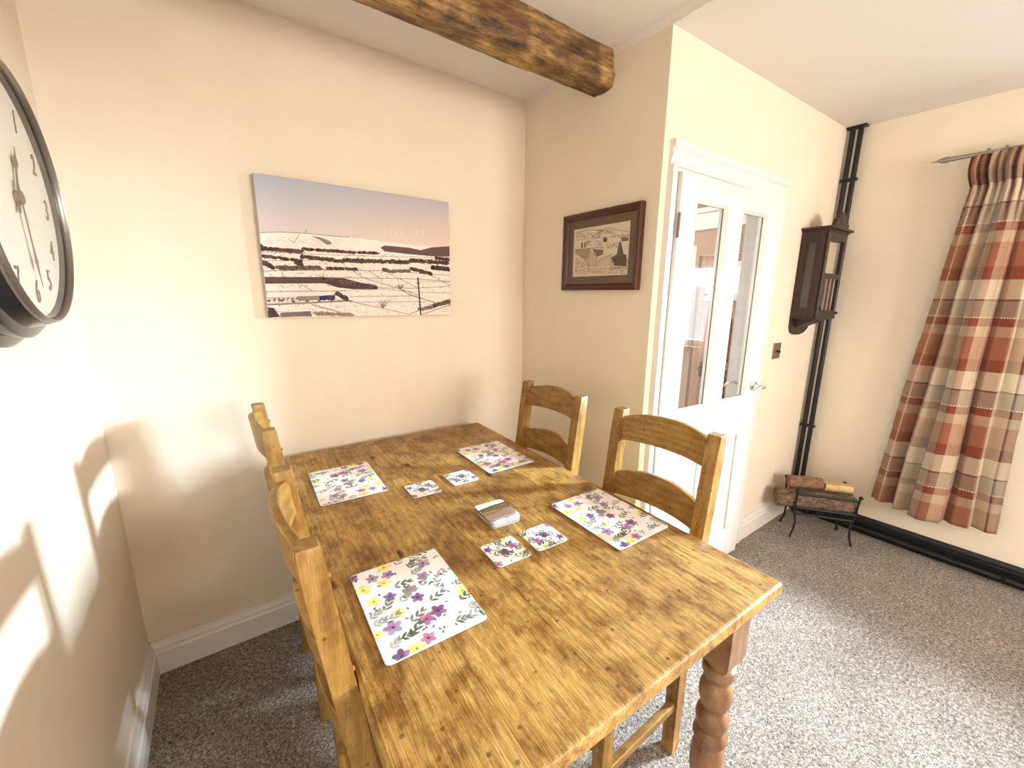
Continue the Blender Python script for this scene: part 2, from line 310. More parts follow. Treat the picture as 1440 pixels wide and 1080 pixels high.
struct('ceiling', bm, CEIL, 'off-white plaster ceiling above the dining area', 'ceiling')
struct('wall_left', B(Lx-.12, Lx, REAR-.1, .12, 0, 2.42), PLASTER, 'cream painted left wall carrying the big round clock', 'wall')
struct('wall_back', B(Lx-.12, .0, 0, .12, 0, 2.42), PLASTER, 'cream painted wall behind the table with the snowy canvas', 'wall')
bm = bmesh.new(); prism(bm, [(0, 0), (P2[0], D1), (.1, D1+.0), (.1, .12), (0, .12)], 0, 2.42, 'Z')
struct('wall_alcove', bm, PLASTER, 'short cream return wall with the framed drawing', 'wall')
bm = bmesh.new()   # door wall with the doorway cut out
OX0, OX1, OZ = .10, .90, 1.873
box(bm, .0999, OX0, D1, D1+.11, 0, 2.42); box(bm, OX0, OX1, D1, D1+.11, OZ, 2.42); box(bm, OX1, 1.84, D1, D1+.11, 0, 2.42)
struct('wall_door', bm, PLASTER, 'cream wall around the white glazed door', 'wall')
# right wall with window opening
WY0, WY1, WZ0, WZ1 = -2.60, -1.70, 1.00, 1.68
bm = bmesh.new()
def rw(y): return 1.7025+(-.043)*0+.043*(y-D1)*-1   # wall runs slightly outwards as it comes forward
def rbox(y0, y1, z0, z1):
    prism(bm, [(rw(y0), y0), (rw(y1), y1), (1.90, y1), (1.90, y0)], z0, z1, 'Z')
rbox(D1, WY1, 0, 2.42); rbox(WY1, WY0, 0, WZ0); rbox(WY1, WY0, WZ1, 2.42); rbox(WY0, REAR-.1, 0, 2.42)
struct('wall_right', bm, PLASTER, 'cream window wall behind the plaid curtain', 'wall')
RWY0, RWY1, RWZ0, RWZ1 = -.4, 1.1, .9, 2.0
bm = bmesh.new()
for x0, x1, z0, z1 in [(Lx-.1, RWY0, 0, 2.42), (RWY1, 1.9, 0, 2.42), (RWY0, RWY1, 0, RWZ0), (RWY0, RWY1, RWZ1, 2.42)]: box(bm, x0, x1, REAR-.1, REAR, z0, z1)
struct('wall_rear', bm, PLASTER, 'cream wall behind the camera with a wide window', 'wall')
def window(name, label, ax, a0, a1, z0, z1, d):
    w = tag(empty(name), label, 'window', kind='structure'); bm = bmesh.new(); t = .05
    f = (lambda q0, q1, r0, r1: box(bm, d-.03, d+.03, q0, q1, r0, r1)) if ax == 'X' else (lambda q0, q1, r0, r1: box(bm, q0, q1, d-.03, d+.03, r0, r1))
    f(a0, a0+t, z0, z1); f(a1-t, a1, z0, z1); f(a0+t, a1-t, z0, z0+t); f(a0+t, a1-t, z1-t, z1); m_ = (a0+a1)/2; f(m_-.02, m_+.02, z0+t, z1-t)
    obj('window_frame', bm, WHITE, w)
    for q0, q1 in ((a0+t, m_-.02), (m_+.02, a1-t)):
        g = B(d-.003, d+.003, q0, q1, z0+t, z1-t) if ax == 'X' else B(q0, q1, d-.003, d+.003, z0+t, z1-t)
        obj('pane', g, GLASS, w)
    return w
window('window_1', 'white framed side window behind the plaid curtain', 'X', WY0, WY1, WZ0, WZ1, 1.84)
window('window_2', 'wide white window in the wall behind the viewer', 'Y', RWY0, RWY1, RWZ0, RWZ1, REAR-.05)

# ------------------------------------------------------------------ hall beyond the glazed door
HX = 1.75
bm = bmesh.new(); FY0, FY1 = -.60, .06
HW0, HW1, HZ0, HZ1 = .09, .66, 1.02, 1.80
for y0, y1, z0, z1 in [(-.70, FY0, 0, 2.42), (FY0, FY1, 1.72, 2.42), (FY1, HW0, 0, 2.42), (HW0, HW1, 0, HZ0), (HW0, HW1, HZ1, 2.42), (HW1, 1.35, 0, 2.42)]: box(bm, HX, HX+.10, y0, y1, z0, z1)
struct('wall_hall_right', bm, HALLW, 'tan hall wall with the front door, seen through the door glass', 'wall')
struct('wall_hall_back', B(.1, 1.85, 1.25, 1.35, 0, 2.42), HALLW, 'tan end wall of the hall beyond the glazed door', 'wall')
struct('ceiling_hall', B(.1, 1.85, -.70, 1.35, 2.20, 2.28), CEIL, 'pale ceiling of the hall beyond the glazed door', 'ceiling')
bm = bmesh.new(); box(bm, HX-.05, HX-.001, -.69, 1.24, 2.02, 2.06, .008); box(bm, HX-.03, HX-.001, -.69, 1.24, 1.90, 2.02, .006)
struct('trim_2', bm, WHITE, 'pale picture moulding high on the hall wall behind the glass', 'moulding')
window('window_3', 'bright small hall window seen through the left door glass', 'X', HW0, HW1, HZ0, HZ1, HX+.06)
struct('trim_3', B(HX-.12, HX-.001, .07, .68, .995, 1.02, .004), WHITE, 'pale sill under the hall window', 'window sill')
d2 = tag(empty('door_2', (HX, -.27, 0)), 'tan panelled front door with half-moon light, seen through the glass', 'door', kind='structure')
bm = bmesh.new(); box(bm, .02, .06, -.32, .32, .01, 1.715)
obj('door_leaf', bm, FDOOR, d2)
bm = bmesh.new()
for z0, z1 in ((.12, .50), (.56, .86), (.92, 1.24)):
    for y0, y1 in ((-.26, -.03), (.03, .26)): box(bm, .006, .021, y0, y1, z0, z1, .006)
obj('raised_panel', bm, FDOOR, d2)
bm = bmesh.new(); n = 20   # half-moon frame
for k in range(n):
    a0, a1 = math.pi*k/n, math.pi*(k+1)/n
    q = [(.26*math.cos(a0), 1.40+.26*math.sin(a0)), (.26*math.cos(a1), 1.40+.26*math.sin(a1)), (.215*math.cos(a1), 1.43+.19*math.sin(a1)), (.215*math.cos(a0), 1.43+.19*math.sin(a0))]
    prism(bm, q, .0, .022, 'X')
box(bm, .0, .022, -.26, .26, 1.38, 1.43)
obj('fanlight_frame', bm, WHITE, d2)
SKYG = bpy.data.materials.new('glowing_fanlight_glass'); SKYG.use_nodes = True
_n = SKYG.node_tree.nodes['Principled BSDF']; _n.inputs['Base Color'].default_value = (.9, .93, .95, 1); _n.inputs['Emission Color'].default_value = (.95, .98, 1, 1); _n.inputs['Emission Strength'].default_value = .75  # pane glows by emission in place of daylight; solid leaf behind it
bm = bmesh.new(); prism(bm, [(.215*math.cos(math.pi*k/16), 1.43+.19*math.sin(math.pi*k/16)) for k in range(17)], .010, .019, 'X'); obj('fanlight_pane', bm, SKYG, d2)
bm = bmesh.new(); box(bm, -.012, .02, .20, .235, .78, .90, .004); tube(bm, [(-.012, .218, .85), (-.05, .218, .85), (-.05, .12, .85)], .009); obj('door_handle', bm, DARKBAR, d2, True)
hl = tag(empty('hall_fill_lamp', (.95, .25, 2.20)), 'small opal globe added to brighten the hall', 'lamp')  # added fill lamp: brightens the dark hall, no such fitting known
OPH = bpy.data.materials.new('hall_fill_glow'); OPH.use_nodes = True; q = OPH.node_tree.nodes['Principled BSDF']; q.inputs['Emission Color'].default_value = (1, .80, .58, 1); q.inputs['Emission Strength'].default_value = 22
bm = bmesh.new(); lathe(bm, [(-.03, .05), (-.002, .055)], 20); obj('fill_lamp_base', bm, WHITE, hl, True)
bm = bmesh.new(); ball(bm, (0, 0, -.09), .07, 16); obj('opal_globe', bm, OPH, hl, True)
# vase of flowers on hall sill
vs_ = tag(empty('flower_vase', (HX-.065, .13, 1.02)), 'glass vase of pale yellow flowers on the hall window sill', 'vase')
bm = bmesh.new(); lathe(bm, [(0, .022), (.01, .028), (.06, .032), (.10, .022), (.15, .030)], 20, cap=True); obj('vase_body', bm, glass_mat('vase_glass', (.85, .8, .75)), vs_, True)
bm = bmesh.new(); bl = bmesh.new()
for k in range(16):
    a = random.uniform(0, 6.28); r = random.uniform(.01, .055); z = random.uniform(.2, .36); tx, ty = r*math.cos(a)*.8, r*math.sin(a)
    tube(bm, [(0, 0, .02), (tx*.4, ty*.4, z*.6), (tx, ty, z)], .0018, 5)
    ball(bl, (tx, ty, z), random.uniform(.008, .015), 6)
obj('flower_stem', bm, plain('stem_green', (.14, .16, .05), .6), vs_); obj('blossom', bl, plain('pale_yellow_petals', (.75, .6, .25), .6), vs_, True)

# ------------------------------------------------------------------ skirtings and door trim
def skirt(name, pts, z, mat, label, side, t=.018, cap_prof=None):
    """pts: run in plan; side=+1/-1: which way the thickness grows"""
    prof = cap_prof or [(0, 0), (t, 0), (t, z*.66), (t*.72, z*.70), (t*.72, z*.80), (t*.55, z*.86), (t*.40, z*.94), (t*.35, z), (0, z)]
    bm = bmesh.new(); (ax_, ay), (bx_, by) = pts; d = Vector((bx_-ax_, by-ay, 0)); n = Vector((-d.y, d.x, 0)).normalized()*side
    a = [bm.verts.new((ax_+n.x*o_, ay+n.y*o_, h)) for o_, h in prof]; b = [bm.verts.new((bx_+n.x*o_, by+n.y*o_, h)) for o_, h in prof]
    bm.faces.new(a); bm.faces.new(b[::-1])
    for i in range(len(prof)): bm.faces.new((a[i], a[(i+1) % len(prof)], b[(i+1) % len(prof)], b[i]))
    return struct(name, bm, mat, label, 'skirting board')
skirt('baseboard_back', ((Lx, 0), (0, 0)), .135, SKIRT, 'white moulded skirting board along the back wall under the canvas', -1)
skirt('baseboard_left', ((Lx, 0), (Lx, REAR)), .135, SKIRT, 'white moulded skirting board along the left wall', 1)
skirt('baseboard_alcove', ((0, 0), P2), .135, SKIRT, 'white skirting board on the return wall behind the chairs', -1)
skirt('baseboard_door', ((.98, D1), (1.70, D1)), .135, SKIRT, 'white moulded skirting board between door and corner', -1)
skirt('baseboard_right', ((rw(D1), D1), (rw(REAR), REAR)), .108, BLACK, 'black gloss skirting board along the window wall', -1)
ar = tag(empty('trim_1'), 'white moulded architrave around the glazed door', 'architrave', kind='structure')
def arch_prof(bm, x0, x1, z0, z1, outer):   # stepped architrave strip (outer edge thicker)
    y = D1
    if outer in 'LR':
        s = 1 if outer == 'L' else -1; o_ = x0 if outer == 'L' else x1; w = x1-x0
        pr = [(0, 0), (0, .024), (w*.28, .024), (w*.36, .016), (w*.6, .018), (w*.8, .012), (w, .010), (w, 0)]
        prism(bm, [(o_+s*a, y-b) for a, b in pr], z0, z1, 'Z')
    else:
        w = z1-z0; pr = [(0, 0), (0, .024), (w*.28, .024), (w*.36, .016), (w*.6, .018), (w*.8, .012), (w, .010), (w, 0)]
        prism(bm, [(y-b, z1-a) for a, b in pr], x0, x1, 'X')
for (a, b, c, d, s) in [(.052, .10, 0, 1.873, 'L'), (.90, .985, 0, 1.873, 'R'), (.052, .985, 1.873, 1.955, 'T')]:
    bm = bmesh.new(); arch_prof(bm, a, b, c, d, s); obj('architrave_length', bm, WHITE, ar)
bm = bmesh.new(); box(bm, .10, .113, D1-.002, D1+.112, 0, OZ); box(bm, .887, .90, D1-.002, D1+.112, 0, OZ); box(bm, .113, .887, D1-.002, D1+.112, OZ-.013, OZ); obj('door_lining', bm, WHITE, ar)

# ------------------------------------------------------------------ glazed door, ajar by two degrees
TH = math.radians(2.2)
door = tag(empty('door_1', (.085, -.826, 0), -TH), 'white painted door with two tall glass lights and two lower panels', 'door', kind='structure')
T0, T1 = 0, .036
cols = [(.124, .356), (.456, .682)]; gz0, gz1 = .905, 1.775; pz0, pz1 = .165, .725
X0, X1, Z0, Z1 = .030, .796, .008, 1.858
bm = bmesh.new()
box(bm, X0, cols[0][0], T0, T1, Z0, Z1, .002, 1); box(bm, cols[1][1], X1, T0, T1, Z0, Z1, .002, 1)
box(bm, cols[0][1], cols[1][0], T0, T1, pz0, gz1)
for z0, z1 in ((Z0, pz0), (pz1, gz0), (gz1, Z1)): box(bm, cols[0][0], cols[1][1], T0, T1, z0, z1)
obj('door_leaf', bm, WHITE, door)
for (x0, x1) in cols:
    obj('glass_pane', B(x0, x1, .016, .020, gz0, gz1), GLASS, door)
    bm = bmesh.new()     # glazing bead, mitred slope towards the glass, both faces
    for (ya, yb) in ((.0, .015), (.036, .021)):
        o4 = [(x0, gz0), (x1, gz0), (x1, gz1), (x0, gz1)]; w = .014; i4 = [(x0+w, gz0+w), (x1-w, gz0+w), (x1-w, gz1-w), (x0+w, gz1-w)]
        sgn = -1 if ya < yb else 1
        vo = [bm.verts.new((a, ya+sgn*.004, b)) for a, b in o4]; v1_ = [bm.verts.new((a+(w*.35 if a == x0 else -w*.35), ya+sgn*.004, b+(w*.35 if b == gz0 else -w*.35))) for a, b in o4]
        vi = [bm.verts.new((a, yb, b)) for a, b in i4]; vb = [bm.verts.new((a, ya, b)) for a, b in [(x0-.004, gz0-.004), (x1+.004, gz0-.004), (x1+.004, gz1+.004), (x0-.004, gz1+.004)]]
        for ra, rb in ((vb, vo), (vo, v1_), (v1_, vi)):
            for i in range(4): bm.faces.new((ra[i], ra[(i+1) % 4], rb[(i+1) % 4], rb[i]))
    obj('glazing_bead', bm, WHITE, door)
    bm = bmesh.new()     # lower fielded panel
    box(bm, x0, x1, .014, .022, pz0, pz1)
    fx0, fx1, fz0, fz1 = x0+.035, x1-.035, pz0+.035, pz1-.035
    a = [bm.verts.new((p_[0], .0139, p_[1])) for p_ in ((fx0, fz0), (fx1, fz0), (fx1, fz1), (fx0, fz1))]
    b = [bm.verts.new((p_[0], .004, p_[1])) for p_ in ((fx0+.02, fz0+.02), (fx1-.02, fz0+.02), (fx1-.02, fz1-.02), (fx0+.02, fz1-.02))]
    for i in range(4): bm.faces.new((a[i], a[(i+1) % 4], b[(i+1) % 4], b[i]))
    bm.faces.new(b)
    ob = obj('panel', bm, WHITE, door)
    bm = bmesh.new()
    for s_ in ((x0, x0+.012, pz0, pz1), (x1-.012, x1, pz0, pz1), (x0+.012, x1-.012, pz0, pz0+.012), (x0+.012, x1-.012, pz1-.012, pz1)): box(bm, s_[0], s_[1], .002, .0139, s_[2], s_[3], .003, 1)
    obj('panel_moulding', bm, WHITE, ob)
def handle(sy):
    bm = bmesh.new(); y0 = 0 if sy < 0 else .036; hx, hz = .748, .962
    lathe(bm, [(y0, .027), (y0+sy*.006, .027), (y0+sy*.010, .022), (y0+sy*.011, .012), (y0+sy*.05, .009)], 24, cx=hx, ax='Y', z0=hz)
    pts = [(hx+.004, y0+sy*.044, hz-.004)]+[(hx-.105*t, y0+sy*(.052), hz+.012*math.sin(math.pi*t)-.012*t) for t in (0, .15, .35, .55, .75, .9, 1)]
    tube(bm, pts, [.009, .0105, .0105, .010, .0095, .009, .0085, .006], 12, flat=(1, .75))
    return bm
obj('door_handle', handle(-1), CHROME, door, True); obj('door_handle', handle(1), CHROME, door, True)
for z in (.22, 1.62):
    bm = bmesh.new(); lathe(bm, [(0, .006), (.09, .006)], 12, cx=.021, cy=-.006, z0=z)
    for k in (.02, .045, .07): lathe(bm, [(k-.001, .0068), (k+.001, .0068)], 12, cx=.021, cy=-.006, z0=z)
    obj('hinge', bm, BRONZE, door, True)

# ------------------------------------------------------------------ ceiling beam
bm = bmesh.new(); NX, rnd = 90, random.Random(3)
prof0 = [(-.448, 2.34), (-.448, 2.203), (-.455, 2.197), (-.50, 2.196), (-.545, 2.197), (-.555, 2.205), (-.556, 2.24), (-.553, 2.28), (-.548, 2.34)]
rings = []
prof = []
for i in range(len(prof0)-1):
    for k in range(4):
        t = k/4; prof.append((prof0[i][0]*(1-t)+prof0[i+1][0]*t, prof0[i][1]*(1-t)+prof0[i+1][1]*t))
prof.append(prof0[-1])
from mathutils import noise
for i in range(NX+1):
    x = Lx+(.012-Lx)*i/NX; ring = []
    for (y, z) in prof:
        nv = noise.noise(Vector((x*4, y*22, z*22)))*.0045+noise.noise(Vector((x*14, y*60, z*60)))*.003
        if y < -.54: nv *= 1.7
        cy, cz = -.5, 2.27; dy, dz = y-cy, z-cz; l = math.hypot(dy, dz)
        ring.append(bm.verts.new((x, y+dy/l*nv, z+dz/l*nv if z < 2.33 else z)))
    rings.append(ring)
for a, b in zip(rings, rings[1:]):
    for j in range(len(prof)-1): bm.faces.new((a[j], a[j+1], b[j+1], b[j]))
bm.faces.new(rings[-1])
tag(obj('ceiling_beam', bm, BEAM, smooth=True, ang=50), 'rough aged oak beam running along the ceiling', 'beam')

# ------------------------------------------------------------------ dining table
ZT, TW, TL, TT = .7615, .8747, 1.4426, .032
table = tag(empty('dining_table', (-.3247, -.0608, 0), -.0288), 'waxed rustic pine dining table with turned legs', 'table')
seams = [0, .178, .352, .530, .705, TW]
for i in range(5):
    x1, x0 = -seams[i], -seams[i+1]; e = .0003
    bm = bmesh.new(); vs = box(bm, x0+(e if i < 4 else 0), x1-(e if i else 0), -TL, 0, ZT-TT, ZT)
    es = [ed for ed in bm.edges if all(abs(v.co.y+TL) < 1e-5 for v in ed.verts) or all(abs(v.co.y) < 1e-5 for v in ed.verts)
          or (i == 0 and all(abs(v.co.x-x1) < 1e-5 for v in ed.verts)) or (i == 4 and all(abs(v.co.x-x0) < 1e-5 for v in ed.verts))]
    es = [ed for ed in es if not (abs(ed.verts[0].co.z-ed.verts[1].co.z) > .01 and not ((i == 0 and abs(ed.verts[0].co.x-x1) < 1e-4) or (i == 4 and abs(ed.verts[0].co.x-x0) < 1e-4)))]
    bmesh.ops.bevel(bm, geom=es, offset=.007, segments=3, affect='EDGES', profile=.5)
    obj('plank', bm, PINE['Y'], table)
ins = .035
lx = [-.0715, -TW+.0715]; ly = [-TL+.082, -.09]; s = .039
bm = bmesh.new()
AZ0, AZ1 = .625, ZT-TT
for y in (ly[0]-.012, ly[1]-.012): box(bm, lx[1]+s, lx[0]-s, y, y+.022, AZ0, AZ1)
for x in (lx[0]-.01, lx[1]-.012): box(bm, x, x+.022, ly[0]+s, ly[1]-s, AZ0, AZ1)
obj('apron', bm, PINE['X'], table)
legprof = [(.512, .030), (.508, .037), (.490, .0385), (.478, .034), (.472, .030), (.462, .030), (.455, .0345), (.440, .0385), (.418, .0395), (.400, .036), (.388, .030), (.380, .0285), (.374, .031),
           (.362, .0385), (.345, .040), (.328, .036), (.318, .032), (.312, .0345), (.300, .041), (.288, .0415), (.278, .036), (.272, .0335), (.262, .037), (.235, .0405), (.20, .041), (.15, .036), (.11, .030), (.085, .027),
           (.078, .032), (.066, .035), (.055, .032), (.048, .028), (.03, .031), (.012, .030), (0, .026)]
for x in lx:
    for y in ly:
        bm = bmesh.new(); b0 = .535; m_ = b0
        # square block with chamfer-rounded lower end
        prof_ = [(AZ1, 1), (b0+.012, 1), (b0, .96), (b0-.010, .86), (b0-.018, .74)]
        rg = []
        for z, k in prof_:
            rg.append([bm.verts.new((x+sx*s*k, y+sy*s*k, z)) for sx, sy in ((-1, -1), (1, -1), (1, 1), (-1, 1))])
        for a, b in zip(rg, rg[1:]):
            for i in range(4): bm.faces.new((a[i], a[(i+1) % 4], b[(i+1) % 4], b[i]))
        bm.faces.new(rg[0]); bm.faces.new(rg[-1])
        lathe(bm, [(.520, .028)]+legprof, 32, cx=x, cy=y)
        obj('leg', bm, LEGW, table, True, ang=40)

# ------------------------------------------------------------------ chairs
def make_chair():
    """local: faces +x, origin on the floor between the rear feet"""
    c = empty('dining_chair')
    hw = .1825; ps = .019
    def px(z): return 0 if z <= .45 else -(z-.45)*.122
    for sgn in (-1, 1):
        bm = bmesh.new(); y = sgn*(hw-ps); rg = []
        for z, hx in ((0, .018), (.25, .020), (.42, .021), (.50, .021), (.75, .020), (.95, .0195), (1.026, .019), (1.030, .017)):
            k = 1 if z < 1.03 else .9
            rg.append([bm.verts.new((px(z)+a*hx, y+b*ps*k, z)) for a, b in ((-1, -1), (1, -1), (1, 1), (-1, 1))])
        for a, b in zip(rg, rg[1:]):
            for i in range(4): bm.faces.new((a[i], a[(i+1) % 4], b[(i+1) % 4], b[i]))
        bm.faces.new(rg[0][::-1]); bm.faces.new(rg[-1])
        ed = [e for e in bm.edges if abs(e.verts[0].co.z-e.verts[1].co.z) > .002]
        bmesh.ops.bevel(bm, geom=ed, offset=.0025, segments=2, affect='EDGES')
        obj('rear_post', bm, CH['Z'], c, True, ang=30)
    for z0, z1 in ((.928, 1.006), (.738, .816), (.555, .625)):
        bm = bmesh.new(); n = 16; yy = hw-2*ps+.008; rg = []
        for i in range(n+1):
            y = -yy+2*yy*i/n; q = 1-(y/yy)**2; bow = -.028*q; zt = z1+.024*q; zb = z0+.004*q; t = .0085
            rg.append([bm.verts.new((px(z)+bow+a*t, y, z)) for a, z in ((-1, zb), (1, zb), (1, zt), (-1, zt))])
        for a, b in zip(rg, rg[1:]):
            for i in range(4): bm.faces.new((a[i], a[(i+1) % 4], b[(i+1) % 4], b[i]))
        bm.faces.new(rg[0][::-1]); bm.faces.new(rg[-1])
        bmesh.ops.bevel(bm, geom=[e for e in bm.edges if abs(e.verts[0].co.y-e.verts[1].co.y) > .002], offset=.002, segments=1, affect='EDGES')
        obj('back_slat', bm, CH['Y'], c, True, ang=40)
    for sgn in (-1, 1):
        for z in (.965, .775):
            bm = bmesh.new(); lathe(bm, [(px(z)+.017, .0045), (px(z)+.0225, .0045), (px(z)+.0235, .003)], 10, cy=sgn*(hw-ps), ax='X', z0=z); obj('dowel_peg', bm, CH['X'], c)
    bm = bmesh.new()   # seat plank, slightly dished front corners
    prism(bm, [(-.018, -hw+.04), (.02, -hw+.04), (.02, -hw), (.36, -hw-.02), (.385, -hw-.005), (.39, 0), (.385, hw+.005), (.36, hw+.02), (.02, hw), (.02, hw-.04), (-.018, hw-.04)], .435, .457, 'Z')
    bmesh.ops.bevel(bm, geom=[e for e in bm.edges if abs(e.verts[0].co.z-e.verts[1].co.z) < .001], offset=.004, segments=2, affect='EDGES')
    obj('seat', bm, CH['Y'], c)
    bm = bmesh.new()
    for sgn in (-1, 1): box(bm, .02, .325, sgn*(hw-.010)-.009, sgn*(hw-.010)+.009, .375, .435)
    box(bm, -.009, .009, -hw+.037, hw-.037, .375, .435); box(bm, .335, .353, -hw+.03, hw-.03, .375, .435)
    obj('seat_rail', bm, CH['X'], c)
    for sgn in (-1, 1):
        y = sgn*(hw-.012)
        obj('front_leg', B(.325, .363, y-ps, y+ps, 0, .435, .0025, 1), CH['Z'], c)
        obj('side_stretcher', B(.018, .327, y-.010+sgn*(-.004), y+.010+sgn*(-.004), .165, .193, .002, 1), CH['X'], c)
    obj('rear_stretcher', B(-.009, .009, -hw+.037, hw-.037, .245, .277, .002, 1), CH['Y'], c)
    obj('front_stretcher', B(.336, .354, -hw+.03, hw-.03, .245, .277, .002, 1), CH['Y'], c)
    return c
ch = make_chair()
spots = [(-.342, -1.100, math.pi+.02, 'pine ladder-back chair on the right side, nearest the viewer, before the door'),
         (-.336, -.568, math.pi+.0, 'pine ladder-back chair on the right side by the framed drawing wall'),
         (-1.214, -1.020, -.02, 'pine ladder-back chair on the left side, closest to the viewer'),
         (-1.208, -.372, .0, 'pine ladder-back chair on the left side, in the corner by the back wall')]
for i, (x, y, rz, lab) in enumerate(spots):
    o = ch if i == 0 else copy_tree(ch)
    o.location = (x, y, 0); o.rotation_euler = (0, 0, rz); tag(o, lab, 'chair', 'pine ladder-back dining chairs')

# ------------------------------------------------------------------ painter for flat prints
class Pic:
    def __init__(s, w, h, col): s.w, s.h = w, h; s.a = np.ones((h, w, 3), np.float32)*np.array(col, np.float32)/255
    def _blend(s, x0, y0, x1, y1, f, col, al):
        x0, y0 = max(0, int(x0)), max(0, int(y0)); x1, y1 = min(s.w, int(x1)+1), min(s.h, int(y1)+1)
        if x1 <= x0 or y1 <= y0: return
        Y, X = np.mgrid[y0:y1, x0:x1]; m = np.clip(f(X+.5, Y+.5), 0, 1)[..., None]*al
        s.a[y0:y1, x0:x1] = s.a[y0:y1, x0:x1]*(1-m)+m*np.array(col, np.float32)/255
    def ell(s, cx, cy, rx, ry, ang, col, al=1, soft=1.0, pw=2):
        c, n = math.cos(ang), math.sin(ang); R = max(rx, ry)+2
        def f(X, Y):
            u = ((X-cx)*c+(Y-cy)*n)/rx; v = (-(X-cx)*n+(Y-cy)*c)/ry
            return (1-(np.abs(u)**pw+np.abs(v)**pw)**(1/pw))*min(rx, ry)/soft+.5
        s._blend(cx-R, cy-R, cx+R, cy+R, f, col, al)
    def leaf(s, x, y, l, w, ang, col, al=1):
        c, n = math.cos(ang), math.sin(ang); cx, cy = x+c*l/2, y+n*l/2; R = l/2+3
        def f(X, Y):
            u = ((X-cx)*c+(Y-cy)*n)/(l/2); v = (-(X-cx)*n+(Y-cy)*c)
            return (w*(1-np.minimum(np.abs(u), 1)**1.8)-np.abs(v))/1.0+.3
        s._blend(cx-R, cy-R, cx+R, cy+R, f, col, al)
    def line(s, pts, wd, col, al=1):
        for (ax, ay), (bx, by) in zip(pts, pts[1:]):
            d2_ = (bx-ax)**2+(by-ay)**2+1e-6; W_ = wd/2+2
            def f(X, Y):
                t = np.clip(((X-ax)*(bx-ax)+(Y-ay)*(by-ay))/d2_, 0, 1); return wd/2-np.hypot(X-ax-t*(bx-ax), Y-ay-t*(by-ay))+.5
            s._blend(min(ax, bx)-W_, min(ay, by)-W_, max(ax, bx)+W_, max(ay, by)+W_, f, col, al)
    def poly(s, pts, col, al=1):
        P_ = np.array(pts, float); x0, y0 = P_.min(0); x1, y1 = P_.max(0)
        def f(X, Y):
            ins_ = np.zeros(X.shape, bool); n = len(P_)
            for i in range(n):
                xa, ya = P_[i]; xb, yb = P_[(i+1) % n]
                if ya == yb: continue
                c_ = ((ya > Y) != (yb > Y)) & (X < (xb-xa)*(Y-ya)/(yb-ya)+xa); ins_ ^= c_
            return ins_.astype(np.float32)
        s._blend(x0-1, y0-1, x1+1, y1+1, f, col, al)
def homog(src, dst):
    A = []; b = []
    for (x, y), (u, v) in zip(src, dst):
        A += [[x, y, 1, 0, 0, 0, -u*x, -u*y], [0, 0, 0, x, y, 1, -v*x, -v*y]]; b += [u, v]
    h = np.linalg.solve(np.array(A, float), np.array(b, float)); Hm = np.append(h, 1).reshape(3, 3)
    def f(x, y): q = Hm@np.array([x, y, 1.]); return (q[0]/q[2], q[1]/q[2])
    return f

PURP, MAUV, PINK, YEL, GRN, SAGE, OLV = (98, 66, 112), (150, 112, 160), (160, 82, 130), (232, 216, 120), (58, 74, 56), (134, 142, 128), (92, 98, 76)
def floral(w, h, seed, k, bare=False):
    rg = random.Random(seed); p = Pic(w, h, (250, 241, 240))
    pts = []
    def place(r):
        for _ in range(200):
            x, y = rg.uniform(0, w), rg.uniform(0, h)
            if all(math.hypot(x-a, y-b) > r+c for a, b, c in pts): pts.append((x, y, r)); return x, y
        return None
    def flower(x, y, r, col, cen):
        a0 = rg.uniform(0, 6)
        for i in range(5):
            a = a0+i*1.2566; p.ell(x+math.cos(a)*r*.52, y+math.sin(a)*r*.52, r*.52, r*.36, a, [min(255, c+rg.randint(-14, 22)) for c in col], rg.uniform(.65, .95), 1.6)
        p.ell(x, y, r*.16, r*.16, 0, cen, .9)
    for i in range(int(13*bare_f(bare))):
        q = place(20*k)
        if q: flower(*q, 27*k*rg.uniform(.8, 1.1), [PURP, MAUV, PINK, PURP, MAUV][i % 5], (60, 36, 70))
    for i in range(int(8*bare_f(bare))):
        q = place(18*k)
        if q: flower(*q, 27*k*rg.uniform(.7, 1.1), YEL, (150, 140, 40))
    for i in range(int(32*bare_f(bare))):
        q = place(15*k)
        if not q: continue
        x, y = q; a = rg.uniform(-1.4, .2); col = rg.choice([SAGE, GRN, OLV, SAGE, GRN]); L_ = 50*k*rg.uniform(.7, 1.4)
        ex, ey = x+math.cos(a)*L_, y+math.sin(a)*L_; p.line([(x, y), (ex, ey)], 1.4*k, col, .7)
        for t in (.25, .62, 1):
            for sd in (-1, 1):
                p.leaf(x+(ex-x)*t, y+(ey-y)*t, 30*k*rg.uniform(.8, 1.2), 5.0*k, a+sd*.7*(1.1-t*.6), col, rg.uniform(.6, .95))
    for i in range(int(50*bare_f(bare))):
        q = place(6*k)
        if q:
            p.leaf(*q, 17*k, 3.6*k, rg.uniform(0, 6), rg.choice([GRN, OLV, PURP]), .85)
    return p.a
def bare_f(b): return 1.0 if not b else b*1.25
FLORAL = image_mat('floral_print', floral(420, 570, 5, 1.28), .32, coat=.3)
COAST = image_mat('floral_coaster_print', floral(260, 260, 11, 1.3, .30), .32, coat=.3)
MATEDGE = plain('board_edge_white', (.78, .72, .67), .5); CORK = plain('cork_backing', (.08, .05, .035), .9)

